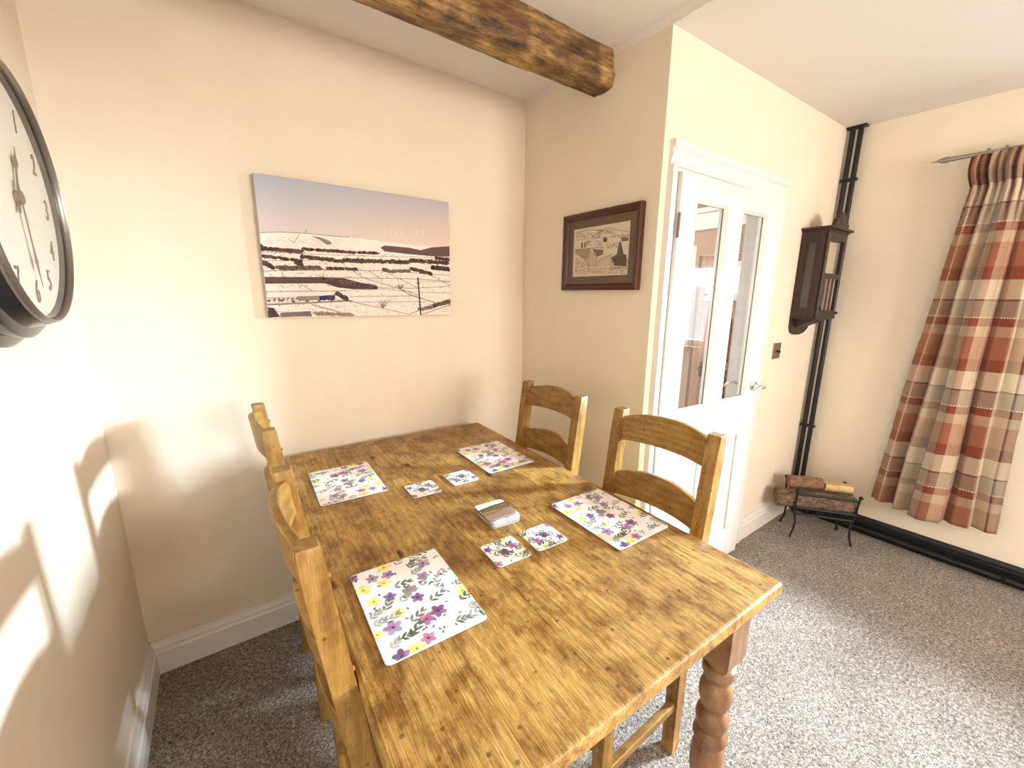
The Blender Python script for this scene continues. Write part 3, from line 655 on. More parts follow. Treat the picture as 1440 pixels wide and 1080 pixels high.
def rounded(w, h, r, n=5):
    o_ = []
    for cx, cy, a0 in ((w/2-r, h/2-r, 0), (-w/2+r, h/2-r, 90), (-w/2+r, -h/2+r, 180), (w/2-r, -h/2+r, 270)):
        for k in range(n+1): a = math.radians(a0+90*k/n); o_.append((cx+r*math.cos(a), cy+r*math.sin(a)))
    return o_
def board(name, w, h, t, r, top, loc, rz, label, cat, group=None, edge=None, flip=False):
    root = empty(name, loc, rz)
    bm = bmesh.new(); prism(bm, rounded(w, h, r), 0, t*.35, 'Z'); obj('cork_backing', bm, CORK, root)
    bm = bmesh.new(); prism(bm, rounded(w, h, r), t*.35, t-.0004, 'Z'); obj('board', bm, edge or MATEDGE, root)
    bm = bmesh.new(); pr = rounded(w-.001, h-.001, r); vs = [bm.verts.new((a, b, t)) for a, b in pr]; lo = [bm.verts.new((a, b, t-.0004)) for a, b in pr]
    f0 = bm.faces.new(vs); bm.faces.new(lo[::-1])
    for i in range(len(pr)): bm.faces.new((lo[i], lo[(i+1) % len(pr)], vs[(i+1) % len(pr)], vs[i]))
    uvl = bm.loops.layers.uv.new('UVMap')
    for f in bm.faces:
        for l in f.loops:
            u, v = l.vert.co.x/w+.5, l.vert.co.y/h+.5
            if flip: u, v = 1-u, 1-v
            l[uvl].uv = (u, v)
    obj('printed_top', bm, top, root)
    return tag(root, label, cat, group)
Z = ZT+.0002
for (x, y, rz, lab, fl) in [(-1.079, -1.068, -.035, 'floral placemat on the table nearest the viewer on the left, largest in view', False), (-1.057, -.408, -.045, 'floral placemat at the far left end of the table', True),
                        (-.507, -.494, -.02, 'floral placemat at the far right end of the table', False), (-.481, -1.074, -.02, 'floral placemat at the right in front of the door-side chair', False)]:
    board('placemat', .206, .278, .0045, .010, FLORAL, (x, y, Z), rz, lab, 'placemat', 'floral placemats', flip=fl)
for (x, y, rz, lab) in [(-.861, -.608, -.04, 'floral coaster nearest the far left placemat'), (-.714, -.600, -.02, 'floral coaster nearest the far right placemat'),
                        (-.827, -1.046, -.04, 'floral coaster nearest the front left placemat'), (-.708, -1.050, -.05, 'floral coaster in front of the stack, next to the right placemat')]:
    board('coaster', .098, .098, .004, .010, COAST, (x, y, Z), rz, lab, 'coaster', 'floral coasters', flip=x > -.8)
# coaster stack with a photo print on top
def viaduct():
    p = Pic(256, 256, (150, 125, 110)); p.poly([(0, 0), (256, 0), (256, 60), (0, 85)], (238, 236, 235)); p.poly([(0, 84), (120, 62), (256, 56), (256, 72), (0, 100)], (120, 112, 118))
    p.poly([(0, 95), (256, 66), (256, 140), (0, 168)], (176, 160, 112))
    rg = random.Random(2)
    for i in range(13):
        x = 14+i*19; p.poly([(x, 88-i*1.2), (x+11, 86-i*1.2), (x+12, 138+i), (x-2, 130+i)], (38, 30, 30))
    p.poly([(0, 92), (256, 62), (256, 74), (0, 104)], (52, 42, 38))
    for _ in range(90): p.ell(rg.uniform(0, 180), rg.uniform(140, 178), rg.uniform(4, 10), 4, 0, rg.choice([(120, 118, 42), (170, 150, 60), (60, 58, 30)]), .7)
    p.poly([(0, 186), (256, 165), (256, 256), (0, 256)], (158, 130, 114)); p.line([(0, 205), (256, 185)], 3, (120, 98, 86), .6); p.line([(0, 240), (256, 214)], 2, (130, 106, 92), .5)
    return p.a
def pale(seed):
    p = Pic(128, 128, (236, 230, 226)); rg = random.Random(seed)
    for _ in range(12): p.ell(rg.uniform(0, 128), rg.uniform(0, 128), 14, 9, rg.uniform(0, 3), (150, 140, 140), .5)
    return p.a
VIA = image_mat('landscape_coaster_print', viaduct(), .35, coat=.3); PALE = image_mat('pale_coaster_print', pale(1), .4)
GREYE = plain('grey_edge', (.30, .27, .27), .5)
labs = ['white edged coaster at the very bottom of the square stack', 'dark edged coaster second from the bottom of the square stack', 'white edged coaster in the middle of the square stack', 'white edged coaster just below the top picture coaster', 'coaster with a brown bridge picture on top of the stack']
offs = [(.004, -.008, -.02), (.002, -.010, .0), (.006, -.007, -.03), (.004, -.006, .01), (0, .004, -.05)]
for k in range(5):
    board('coaster', .094, .094, .0046, .010, VIA if k == 4 else PALE, (-.756+offs[k][0], -.892+offs[k][1], Z+.0048*k), -.02+offs[k][2], labs[k], 'coaster', 'stacked coasters', edge=GREYE if k in (1, 4) else MATEDGE, flip=False)

# ------------------------------------------------------------------ canvas with a snowy valley
def snow():
    W_, H_ = 1100, 720; p = Pic(W_, H_, (228, 214, 204)); f = homog([(78, 103), (1312, 285), (1318, 1000), (170, 1018)], [(0, 0), (W_, 0), (W_, H_), (0, H_)])
    M = lambda *q: [f(*a) for a in q]; rg = random.Random(9)
    g = np.linspace(0, 1, H_)[:, None, None]**.8; top_, bot_ = np.array((172, 174, 186))/255, np.array((222, 203, 194))/255; t = np.clip(g*1.9, 0, 1); p.a[:] = top_*(1-t)+bot_*t
    xs = np.linspace(0, 1, W_)[None, :, None]; p.a += (xs-.3)*np.array((.05, .0, -.05)); 
    p.poly(M((120, 600), (1320, 620), (1320, 1010), (160, 1020)), (232, 218, 208)); p.poly(M((120, 480), (250, 478), (380, 485), (520, 498), (700, 512), (860, 530), (1100, 560), (1320, 572), (1320, 700), (120, 640)), (242, 226, 214))
    for _ in range(70):   # wrinkles of the far moor
        x = rg.uniform(130, 700); y = 500+rg.uniform(0, 80)+(x-130)*.03; l = rg.uniform(15, 60); p.line(M((x, y), (x+l, y+rg.uniform(4, 18))), rg.uniform(1, 3), (196, 168, 155), .6)
    p.line(M((120, 480), (250, 476), (400, 484), (520, 496), (620, 505), (680, 508)), 3, (110, 88, 84), .8)
    p.poly(M((440, 500), (500, 510), (560, 535), (570, 552), (540, 558), (500, 530)), (120, 98, 94), .8); p.line(M((300, 520), (330, 545), (365, 490)), 3, (130, 105, 98), .7)
    p.line(M((406, 482), (406, 462)), 2.5, (90, 70, 70))
    p.poly(M((875, 575), (900, 560), (960, 565), (1060, 575), (1130, 590), (1200, 572), (1320, 565), (1320, 632), (1200, 628), (1050, 615), (900, 598)), (96, 72, 68), .95)
    p.line(M((900, 565), (1060, 578), (1140, 592), (1180, 580)), 2, (150, 120, 112), .7)
    def trees(x0, y0, x1, y1, th, dens=1.0, col=(74, 52, 46)):
        n = int(abs(x1-x0)*.5*dens)
        for i in range(n):
            t_ = rg.random(); x = x0+(x1-x0)*t_; y = y0+(y1-y0)*t_+rg.uniform(-th, th)*.6; q = f(x, y)
            dv = rg.randint(-22, 34); p.ell(q[0], q[1], rg.uniform(4, 12), rg.uniform(3, 9), 0, [c+dv for c in col], rg.uniform(.5, .95), 2)
    trees(122, 560, 130, 600, 8); trees(125, 580, 380, 600, 12, 1.5); trees(380, 582, 720, 606, 7, .9); trees(720, 604, 860, 610, 5, .8)
    trees(130, 625, 380, 660, 8, .7); trees(370, 630, 640, 662, 12, 1.0); trees(640, 655, 1060, 668, 14, 1.5); trees(1060, 655, 1310, 672, 16, 1.6)
    trees(135, 665, 200, 700, 16, 2); trees(220, 700, 500, 705, 16, 1.3, (96, 74, 64)); trees(340, 670, 380, 680, 10, 2.5); trees(540, 705, 730, 712, 7, 1)
    trees(890, 712, 920, 718, 12, 3); trees(920, 725, 1060, 722, 9, 1.3, (110, 88, 78)); trees(1065, 708, 1195, 740, 12, 2.2); trees(1200, 700, 1315, 712, 16, 2.6, (54, 40, 38)); trees(1225, 640, 1315, 650, 10, 2)
    # hedges and walls between snowy fields
    for ln, w_ in [(((130, 603), (700, 625), (1310, 640)), 2), (((135, 660), (640, 650)), 2), (((135, 722), (540, 715), (900, 722), (1320, 752)), 2.5), (((140, 760), (640, 765), (1060, 772), (1320, 790)), 3),
                   (((700, 722), (760, 765), (1000, 838), (1120, 880)), 3.5), (((800, 722), (872, 770)), 3.5), (((920, 735), (1105, 830)), 3), (((1180, 745), (1320, 818)), 3), (((255, 725), (262, 758)), 3), (((510, 735), (516, 765)), 3),
                   (((860, 830), (1100, 832), (1320, 820)), 3), (((650, 845), (900, 838), (1105, 858), (1320, 862)), 2), (((150, 852), (650, 848)), 3), (((680, 885), (1100, 880)), 2.5), (((680, 920), (1160, 918)), 2.5),
                   (((1000, 840), (1060, 875), (1220, 925)), 5), (((150, 800), (460, 795)), 2), (((370, 805), (440, 845)), 3), (((440, 935), (690, 1005)), 4), (((680, 915), (1060, 1000)), 3), (((1060, 995), (1200, 935)), 4),
                   (((160, 935), (700, 910)), 3), (((640, 640), (690, 612)), 2.5), (((870, 640), (920, 612)), 2), (((740, 705), (748, 720)), 3), (((1100, 790), (1320, 792)), 2)]: p.line(M(*ln), w_, (104, 80, 72), .85)
    p.poly(M((145, 762), (520, 760), (520, 800), (150, 802)), (72, 50, 46), .9)
    for i in range(75): x = 150+i*5; p.line(M((x, 765+rg.uniform(-3, 3)), (x, 798)), 1.2, (130, 100, 90), .5)
    p.poly(M((505, 765), (640, 768), (760, 800), (860, 826), (850, 838), (700, 838), (600, 826), (520, 800)), (66, 46, 44), .92); trees(520, 775, 850, 825, 12, 1.2, (80, 56, 52))
    for _ in range(900):
        y = 595+rg.random()**1.3*400; x = rg.uniform(130, 1315); q = f(x, y); kk = (y-560)/300
        if rg.random() < .45: p.line([q, (q[0]+rg.uniform(6, 30)*(.4+kk), q[1]+rg.uniform(-2, 2))], rg.uniform(1, 2.2), (120, 96, 88), rg.uniform(.25, .7))
        else: p.ell(q[0], q[1], rg.uniform(1.5, 5), rg.uniform(1.2, 3), 0, (92, 70, 64), rg.uniform(.3, .8), 1.5)
    # farm buildings
    p.poly(M((170, 860), (410, 852), (430, 882), (160, 890)), (222, 212, 208)); p.poly(M((160, 888), (345, 884), (345, 915), (165, 925)), (196, 178, 165)); p.poly(M((345, 882), (490, 878), (490, 905), (345, 915)), (150, 128, 118))
    for i in range(6): p.poly(M((200+i*28, 892), (212+i*28, 892), (212+i*28, 915), (200+i*28, 916)), (120, 100, 92))
    p.poly(M((485, 880), (535, 876), (535, 908), (488, 908)), (44, 52, 92)); p.poly(M((535, 876), (585, 874), (585, 905), (535, 908)), (70, 66, 80))
    for i in range(16): q = f(170+i*26+rg.uniform(-6, 6), 912+rg.uniform(-6, 6)); p.ell(q[0], q[1], 8, 4, 0, (240, 236, 236) if i % 3 else (60, 50, 50), .9)
    p.poly(M((165, 928), (680, 905), (690, 915), (165, 940)), (130, 104, 94), .7); trees(590, 860, 660, 900, 16, 3)
    p.poly(M((165, 950), (200, 955), (240, 1010), (168, 1016)), (74, 54, 50)); p.poly(M((240, 985), (430, 975), (440, 1008), (240, 1012)), (120, 104, 100)); trees(450, 990, 700, 1000, 12, 1.1, (140, 116, 104))
    for bx_, by_ in ((885, 935), (1000, 815)):   # bare round trees
        for _ in range(46):
            a = rg.uniform(math.pi, 2*math.pi); r = rg.uniform(12, 46)*(1 if bx_ < 950 else .6); p.line(M((bx_, by_+22), (bx_+math.cos(a)*r, by_+8+math.sin(a)*r*.9)), 1.6, (120, 94, 84), .6)
    for bx_ in (460, 500, 640, 780): p.line(M((bx_, 1005), (bx_+4, 945)), 2, (150, 124, 112), .7)
    trees(1110, 968, 1200, 955, 12, 1.6, (120, 96, 84)); trees(1205, 945, 1315, 915, 16, 2.6, (84, 62, 52)); p.line(M((1130, 1000), (1320, 935)), 4, (120, 96, 86), .8)
    p.line(M((1110, 768), (1125, 1000)), 9, (38, 28, 34)); p.line(M((1104, 800), (1122, 800)), 4, (38, 28, 34)); 
    for x in (900, 940, 975, 1010, 1110, 1145): p.line(M((x, 500), (x, 470)), 1.3, (250, 240, 236), .8); p.line(M((x-7, 463), (x, 470), (x+7, 466)), 1.2, (250, 240, 236), .8)
    p.a += (np.random.RandomState(1).rand(H_, W_, 1)-.5)*.05
    return p.a
def flat_uv(bm, sel, fx):
    uvl = bm.loops.layers.uv.new('UVMap')
    for f_ in bm.faces:
        for l in f_.loops: l[uvl].uv = fx(l.vert.co)
cx0, cx1, cz0, cz1 = -1.200, -.4487, 1.3083, 1.8062
cv = tag(empty('canvas_print', ((cx0+cx1)/2, 0, cz0)), 'wide unframed canvas of a snowy valley on the back wall', 'picture')
bm = bmesh.new(); w2 = (cx1-cx0)/2; hh = cz1-cz0; box(bm, -w2, w2, -.030, -.012, 0, hh, .0015, 1)
flat_uv(bm, None, lambda co: ((co.x+w2)/(2*w2), co.z/hh)); obj('printed_canvas', bm, image_mat('snow_valley_print', snow(), .75, .2), cv)
bm = bmesh.new(); t = .03
for a in ((-w2+.004, -w2+t, .004, hh-.004), (w2-t, w2-.004, .004, hh-.004), (-w2+t, w2-t, .004, t), (-w2+t, w2-t, hh-t, hh-.004)): box(bm, a[0], a[1], -.0119, -.001, a[2], a[3])
obj('stretcher_bar', bm, PINE['X'], cv)

# ------------------------------------------------------------------ framed drawing on the return wall
def sketch():
    W_, H_ = 500, 420; p = Pic(W_, H_, (224, 208, 186)); f = homog([(198, 430), (695, 340), (675, 860), (193, 880)], [(0, 0), (W_, 0), (W_, H_), (0, H_)]); M = lambda *q: [f(*a) for a in q]; rg = random.Random(4); ink = (84, 68, 58)
    p.line(M((205, 470), (240, 450), (290, 440), (340, 425), (380, 435), (440, 430), (500, 410), (560, 425), (680, 450)), 3, ink)
    def hatch(x0, y0, x1, y1, n, dx, dy, al=.6, w=1.6):
        for _ in range(n):
            x, y = rg.uniform(x0, x1), rg.uniform(y0, y1); k = rg.uniform(.5, 1.2); p.line(M((x, y), (x+dx*k, y+dy*k)), w, ink, al)
    hatch(210, 450, 430, 500, 150, 14, 12, .5); hatch(400, 425, 540, 460, 90, 16, 6, .6); hatch(520, 470, 680, 500, 60, 20, 4, .4)
    p.line(M((210, 530), (340, 515), (470, 500), (680, 480)), 2, ink, .8); p.line(M((205, 620), (370, 605), (460, 600)), 3, ink)
    p.poly(M((210, 615), (350, 605), (330, 700), (300, 715), (210, 660)), (140, 120, 102), .6); p.poly(M((360, 612), (462, 622), (455, 665), (400, 690)), (110, 92, 78), .8)
    p.poly(M((455, 505), (490, 505), (490, 545), (455, 545)), (90, 74, 62), .9); p.poly(M((262, 560), (275, 545), (278, 600), (262, 605)), ink, .8); p.poly(M((290, 560), (302, 555), (304, 598), (290, 600)), ink, .8); hatch(280, 530, 340, 570, 60, 10, 8, .6)
    p.poly(M((600, 545), (612, 540), (640, 660), (665, 670), (670, 780), (560, 770), (530, 700), (580, 660)), (88, 72, 62), .85); p.poly(M((612, 500), (680, 505), (680, 535), (620, 540)), ink, .7)
    p.poly(M((350, 640), (395, 660), (410, 700), (380, 780), (325, 770)), (200, 184, 164), .9); p.line(M((350, 640), (325, 770), (385, 778), (405, 690), (350, 640)), 2.5, ink)
    p.poly(M((400, 720), (500, 670), (540, 680), (520, 770), (380, 790)), (206, 190, 170), .9); p.line(M((385, 780), (440, 710), (540, 665)), 3, ink)
    hatch(205, 680, 330, 850, 260, 12, 10, .55); hatch(330, 790, 660, 850, 260, 14, 6, .5); hatch(520, 680, 668, 800, 240, 12, 12, .7); hatch(480, 550, 600, 600, 90, 10, 8, .5); hatch(380, 520, 450, 600, 70, 8, 10, .4)
    return p.a
fy0, fy1, fz0, fz1 = -.320, -.748, 1.425, 1.752
fr = tag(empty('framed_drawing', (0, (fy0+fy1)/2, fz0)), 'mahogany framed black and white drawing with brown mount', 'picture'); fr.rotation_euler = (0, 0, 0)
ofx = .0156*abs((fy0+fy1)/2)/.805; fr.location.x = ofx-.0005; fr.rotation_euler = (0, 0, math.atan2(.0156, .805))
hw_, fh = (fy0-fy1)/2, fz1-fz0; bm = bmesh.new(); fwid = .028
def mould(bm, path_o, path_i_off):
    pr = [(0, 0), (0, .022), (.006, .026), (.012, .020), (.018, .022), (.026, .014), (fwid, .010), (fwid, 0)]
    rg = []
    for off, dep in pr: rg.append([bm.verts.new((-dep, a, b)) for a, b in ((-hw_+off, off), (hw_-off, off), (hw_-off, fh-off), (-hw_+off, fh-off))])
    for a, b in zip(rg, rg[1:]):
        for i in range(4): bm.faces.new((a[i], a[(i+1) % 4], b[(i+1) % 4], b[i]))
mould(bm, None, None); obj('frame', bm, MAHOG, fr)
bm = bmesh.new(); box(bm, -.008, -.004, -hw_+.028, hw_-.028, .028, fh-.028); obj('mount', bm, plain('brown_mount_card', (.17, .115, .08), .8), fr)
bm = bmesh.new(); a_, b_ = hw_-.060, fh-.062; box(bm, -.0088, -.0081, -a_, a_, .060, b_)
flat_uv(bm, None, lambda co: ((a_-co.y)/(2*a_), (co.z-.060)/(b_-.060))); obj('drawing', bm, image_mat('pen_drawing_print', sketch(), .7), fr)
bm = bmesh.new(); box(bm, -.0105, -.0095, -hw_+.03, hw_-.03, .03, fh-.03); obj('glass_pane', bm, PICGLASS, fr)

# ------------------------------------------------------------------ big round clock on the left wall
CR, CXF = .231, .080
ck = tag(empty('round_wall_clock', (Lx, -.599, 1.570)), 'large round black wall clock with cream face on the left wall', 'clock')
BLK = plain('clock_black_enamel', (.02, .018, .018), .18, bump=.1, bscale=20); RIM = plain('clock_rim_bronze', (.24, .20, .165), .3, .7)
bm = bmesh.new(); lathe(bm, [(0, .270), (.0, .279), (.010, .279), (.016, .272), (.020, .258), (.026, .256), (.030, .262), (.040, .262), (.045, .255), (.048, .244), (.052, .242), (.056, .240), (.070, .236), (.072, .224), (.060, .222)], 96, ax='X', cap=False)
obj('clock_case', bm, BLK, ck, True, ang=30)
bm = bmesh.new(); lathe(bm, [(.066, .2345), (.074, .2350), (.080, .2325), (.082, .2295), (.079, .2265), (.070, .226)], 96, ax='X', cap=False); obj('bezel', bm, RIM, ck, True, ang=50)
bm = bmesh.new(); lathe(bm, [(.050, .2275), (.060, .2275)], 96, ax='X'); obj('dial', bm, plain('cream_dial', (.80, .72, .60), .6, var=.06, bscale=12), ck, True)
HANDM = plain('hand_bronze', (.22, .16, .11), .45, .4)
for k in range(1, 13):
    cu = bpy.data.curves.new('numeral', 'FONT'); cu.body = str(k); cu.size = .062; cu.align_x = 'CENTER'; cu.align_y = 'CENTER'; cu.extrude = .0006; cu.shear = .25
    to = bpy.data.objects.new('tmp', cu); C.objects.link(to); bpy.context.view_layer.update()
    me = bpy.data.meshes.new_from_object(to.evaluated_get(bpy.context.evaluated_depsgraph_get())); bpy.data.objects.remove(to)
    me.name = 'numeral'; me.materials.clear(); me.materials.append(HANDM)
    a = math.radians(30*k); yy, zz = -math.sin(a)*-.175, math.cos(a)*.175
    # face looks along +x: reader's right is +y
    me.transform(Matrix(((0, 0, 1, .0612), (1*.72, 0, 0, yy), (0, 1, 0, zz), (0, 0, 0, 1))))
    n = bpy.data.objects.new('numeral', me); C.objects.link(n); n.parent = ck
def hand(ang, L_, w, x, tail=.03):
    bm = bmesh.new(); a = math.radians(ang); d = (math.sin(a), math.cos(a)); n_ = (d[1], -d[0])
    P_ = [(-tail, w*.5), (-tail, -w*.5), (L_*.55, -w*.35), (L_*.7, -w*1.1), (L_*.82, -w*.25), (L_, 0), (L_*.82, w*.25), (L_*.7, w*1.1), (L_*.55, w*.35)]
    prism(bm, [(d[0]*t+n_[0]*s_, d[1]*t+n_[1]*s_) for t, s_ in P_], x, x+.0012, 'X'); return bm
obj('hour_hand', hand(22, .105, .010, .064), HANDM, ck); obj('minute_hand', hand(176, .165, .007, .067), HANDM, ck)
bm = bmesh.new(); lathe(bm, [(.060, .012), (.070, .012), (.071, .008)], 20, ax='X'); obj('centre_cap', bm, HANDM, ck, True)
bm = bmesh.new(); lathe(bm, [(.0745, .2262), (.0775, .16), (.079, .08), (.0795, .002)], 64, ax='X', cap=False); obj('glass_cover', bm, CLOCKGLASS, ck, True)

# ------------------------------------------------------------------ antique box clock on the door wall
wc = tag(empty('antique_wall_clock', (1.41, D1, 1.30)), 'dark wooden box clock with crest and glass sides beside the pipes', 'clock')
W2, DP, HH = .130, .115, .445
bm = bmesh.new(); prism(bm, [(-W2-.006, 0), (-W2-.006, HH), (W2+.006, HH), (W2+.006, 0), (.13, -.035), (.105, -.075), (.06, -.098), (-.01, -.108), (-.08, -.104), (-.115, -.090), (-.134, -.060)], -.001, -.012, 'Y'); obj('back_board', bm, OLDOAK, wc)
for s_ in (-1, 1):
    bm = bmesh.new(); xa, xb = (s_*W2-.006, s_*W2+.006)
    y0, y1 = -.012, -DP; ga, gb = -.036, -.076
    box(bm, xa, xb, y1, gb, 0, HH); box(bm, xa, xb, ga, y0, 0, HH); box(bm, xa, xb, gb, ga, 0, .05); box(bm, xa, xb, gb, ga, HH-.055, HH)
    sd = obj('side_panel', bm, OLDOAK, wc); obj('side_glass', B(s_*W2-.001, s_*W2+.001, gb, ga, .05, HH-.055), GLASS, sd)
bm = bmesh.new(); box(bm, -W2-.012, W2+.012, -DP-.012, -.012, -.014, .0, .003); box(bm, -W2+.006, W2-.006, -DP, -.012, 0, .008)
prism(bm, [(-.012, -.014), (-DP-.004, -.014), (-DP+.02, -.024), (-.06, -.040), (-.02, -.06), (-.012, -.06)], -.09, .09, 'X'); obj('base_moulding', bm, OLDOAK, wc)
bm = bmesh.new(); box(bm, -W2-.014, W2+.014, -DP-.016, 0-.001, HH, HH+.010, .002); box(bm, -W2-.026, W2+.026, -DP-.030, -.001, HH+.010, HH+.022, .003); obj('cornice', bm, OLDOAK, wc)
bm = bmesh.new(); cz = HH+.022
prism(bm, [(-.095, cz), (-.095, cz+.022), (-.082, cz+.026), (-.080, cz+.040), (-.060, cz+.046), (-.055, cz+.058), (-.03, cz+.066), (-.02, cz+.076), (.02, cz+.076), (.03, cz+.066), (.055, cz+.058), (.060, cz+.046), (.080, cz+.040), (.082, cz+.026), (.095, cz+.022), (.095, cz)], -DP-.02, -DP-.002, 'Y')
cr_ = obj('crest', bm, OLDOAK, wc)
bm = bmesh.new(); prism(bm, [(-.028, cz+.035), (.004, cz+.058), (.014, cz+.050), (-.008, cz+.035), (.018, cz+.016), (.006, cz+.010)], -DP-.0215, -DP-.020, 'Y'); obj('carved_mark', bm, DARKBAR, cr_)
bm = bmesh.new(); yf0, yf1 = -DP-.012, -DP
for a in ((-W2, -W2+.022, 0, HH), (W2-.022, W2, 0, HH), (-W2+.022, W2-.022, 0, .035), (-W2+.022, W2-.022, HH-.045, HH), (-W2+.022, W2-.022, .205, .232)): box(bm, a[0], a[1], yf0, yf1, a[2], a[3], .002, 1)
fd = obj('front_door', bm, OLDOAK, wc)
for x in (-.055, 0, .055): obj('door_bar', B(x-.008, x+.008, yf0+.002, yf1-.001, .035, .205, .001, 1), plain('clock_bar', (.20, .14, .11), .4), fd)
obj('door_glass', B(-W2+.022, W2-.022, yf1-.001, yf1+.001, .035, HH-.045), GLASS, fd)
obj('knob', (lambda b: (ball(b, (W2-.010, yf0-.008, .02), .008), b)[1])(bmesh.new()), OLDOAK, fd, True)
bm = bmesh.new(); box(bm, -.1, .1, -.095, -.09, .235, .40); obj('dial', bm, plain('aged_clock_dial', (.60, .50, .33), .5, var=.15, bscale=30), wc)
bm = bmesh.new(); tube(bm, [(0, -.055, .30), (0, -.055, .10)], .003, 8); lathe(bm, [(-.060, .030), (-.055, .033), (-.050, .030)], 24, ax='Y', z0=.085); obj('pendulum', bm, BRASS, wc, True)

# ------------------------------------------------------------------ switch
sw = tag(empty('light_switch', (1.165, D1, 1.112)), 'square bronze toggle light switch right of the door', 'switch')
obj('switch_plate', B(-.043, .043, -.006, -.0005, -.044, .044, .002, 1), BRONZE, sw)
bm = bmesh.new(); lathe(bm, [(-.006, .010), (-.009, .009)], 16, ax='Y'); tube(bm, [(0, -.008, 0), (0, -.022, -.008)], [.004, .006], 8); obj('toggle', bm, DARKBAR, sw, True)
for x in (-.03, .03):
    bm = bmesh.new(); lathe(bm, [(-.006, .004), (-.0075, .0035)], 10, cx=x, ax='Y'); obj('screw', bm, DARKBAR, sw)

# ------------------------------------------------------------------ black pipes in the corner
pp = tag(empty('heating_pipes', (1.67, -.851, 0)), 'pair of black painted heating pipes rising in the corner', 'pipes')
for y in (.0185, -.0185):
    bm = bmesh.new(); tube(bm, [(0, y, .128), (0, y, H3-.001)], .013, 16); obj('pipe', bm, BLACK, pp, True)
for z in (.60, 1.30, 2.06):
    bm = bmesh.new(); box(bm, -.016, .014, -.040, .040, z-.008, z+.008, .003, 1); box(bm, .013, .030, -.006, .006, z-.005, z+.005); obj('pipe_clip', bm, BLACK, pp)
bm = bmesh.new(); box(bm, -.022, .026, -.046, .046, H3-.010, H3-.001, .002, 1); obj('ceiling_collar', bm, BLACK, pp)
hp = tag(empty('skirting_pipe', (1.672, -.87, .042)), 'long black gloss pipe running low along the black skirting', 'pipe')
bm = bmesh.new(); tube(bm, [(0, .02, .085), (0, .018, .02), (0, .0, 0), (0, -.3, 0), (.02, -1.5, 0), (.06, -3.3, 0)], .0125, 16); obj('pipe_run', bm, BLACK, hp, True)
for y in (-.9, -2.0):
    bm = bmesh.new(); box(bm, -.02+.012*-y, .014+.012*-y, y-.008, y+.008, -.016, .016, .003, 1); obj('pipe_clip', bm, BLACK, hp)

# ------------------------------------------------------------------ log basket
e1 = math.atan2(-.797, .604)
lb = tag(empty('log_basket', (1.384+.797*.085, -1.093+.604*.085, 0), e1), 'black wrought iron log holder in the corner', 'log basket')
# local x along the front, local y away from viewer; front at y=-.085
FD = .085
for sx in (-1, 1):
    for sy in (-1, 1):
        bm = bmesh.new(); tube(bm, [(sx*.152, sy*(FD+.012), .006), (sx*.150, sy*(FD+.004), .02), (sx*.139, sy*FD, .06), (sx*.136, sy*FD, .11), (sx*.143, sy*(FD-.008), .150)], [.008, .006, .0055, .0055, .006], 8)
        obj('leg', bm, IRON, lb, True)
        bm = bmesh.new(); tube(bm, [(sx*.143, sy*(FD-.008), .150), (sx*.148, sy*(FD+.004), .19), (sx*.150, sy*(FD+.006), .25), (sx*.152, sy*(FD+.012), .302)], .0055, 8); ball(bm, (sx*.153, sy*(FD+.014), .309), .0105, 12)
        obj('corner_post', bm, IRON, lb, True)
for sy in (-1, 1):
    for z, o_ in ((.286, .010), (.198, .004), (.155, -.006)):
        bm = bmesh.new(); tube(bm, [(-.150, sy*(FD+o_), z), (.150, sy*(FD+o_), z)], .006, 8, flat=(1, 1.3)); obj('rail', bm, IRON, lb, True)
for sx in (-1, 1):
    bm = bmesh.new(); tube(bm, [(sx*.143, -FD+.008, .152), (sx*.143, FD-.008, .152)], .005, 8); obj('rail', bm, IRON, lb, True)
for x in (-.085, -.03, .03, .085):
    bm = bmesh.new(); tube(bm, [(x, -FD-.004, .198), (x, -FD+.006, .157), (x, FD-.006, .157), (x, FD+.004, .198)], .009, 8); obj('cross_bar', bm, IRON, lb, True)
def log(name, x0, x1, y, z, r, bark, label, half=False, seed=1, tilt=0, wob=.12):
    bm = bmesh.new(); n, m_ = 30, 26; rings = []; L_ = x1-x0
    for i in range(m_+1):
        x = -L_/2+L_*i/m_; ring = []
        for k in range(n):
            a = 2*math.pi*k/n; nn = noise.noise(Vector((x*9+seed*7, math.cos(a)*1.4, math.sin(a)*1.4)))*wob+noise.noise(Vector((x*22, math.cos(a)*5+seed, math.sin(a)*5)))*.06
            rr = r*(1+nn); cy, cz_ = rr*math.cos(a), rr*math.sin(a)
            if half: cz_ = min(cz_, r*.45+noise.noise(Vector((x*20, cy*60, 3)))*.004)
            ring.append(bm.verts.new((x, cy, cz_)))
        rings.append(ring)
    for a, b in zip(rings, rings[1:]):
        for i in range(n): bm.faces.new((a[i], a[(i+1) % n], b[(i+1) % n], b[i]))
    f1 = bm.faces.new(rings[0][::-1]); f2 = bm.faces.new(rings[-1]); f1.material_index = f2.material_index = 1
    o = obj(name, bm, [bark, LOGEND if bark is not SPLIT else SPLIT], None, True, ang=50)
    q = Matrix.Rotation(e1, 4, 'Z')@Vector(((x0+x1)/2, y, z)); o.location = Vector(lb.location)+q; o.rotation_euler = (0, tilt, e1)
    return tag(o, label, 'log', 'firewood logs')
log('firewood_log', -.235, .160, -.027, .226, .054, BARK, 'big rough-barked log lying along the front of the iron basket', seed=1)
log('firewood_log', -.135, .175, .060, .246, .032, BARK, 'grey barked log behind the big one in the iron basket', seed=4, wob=.06)
log('firewood_log', -.170, .003, .016, .318, .035, BARK2, 'short reddish-brown log on top, at the left of the basket', seed=6, wob=.06)
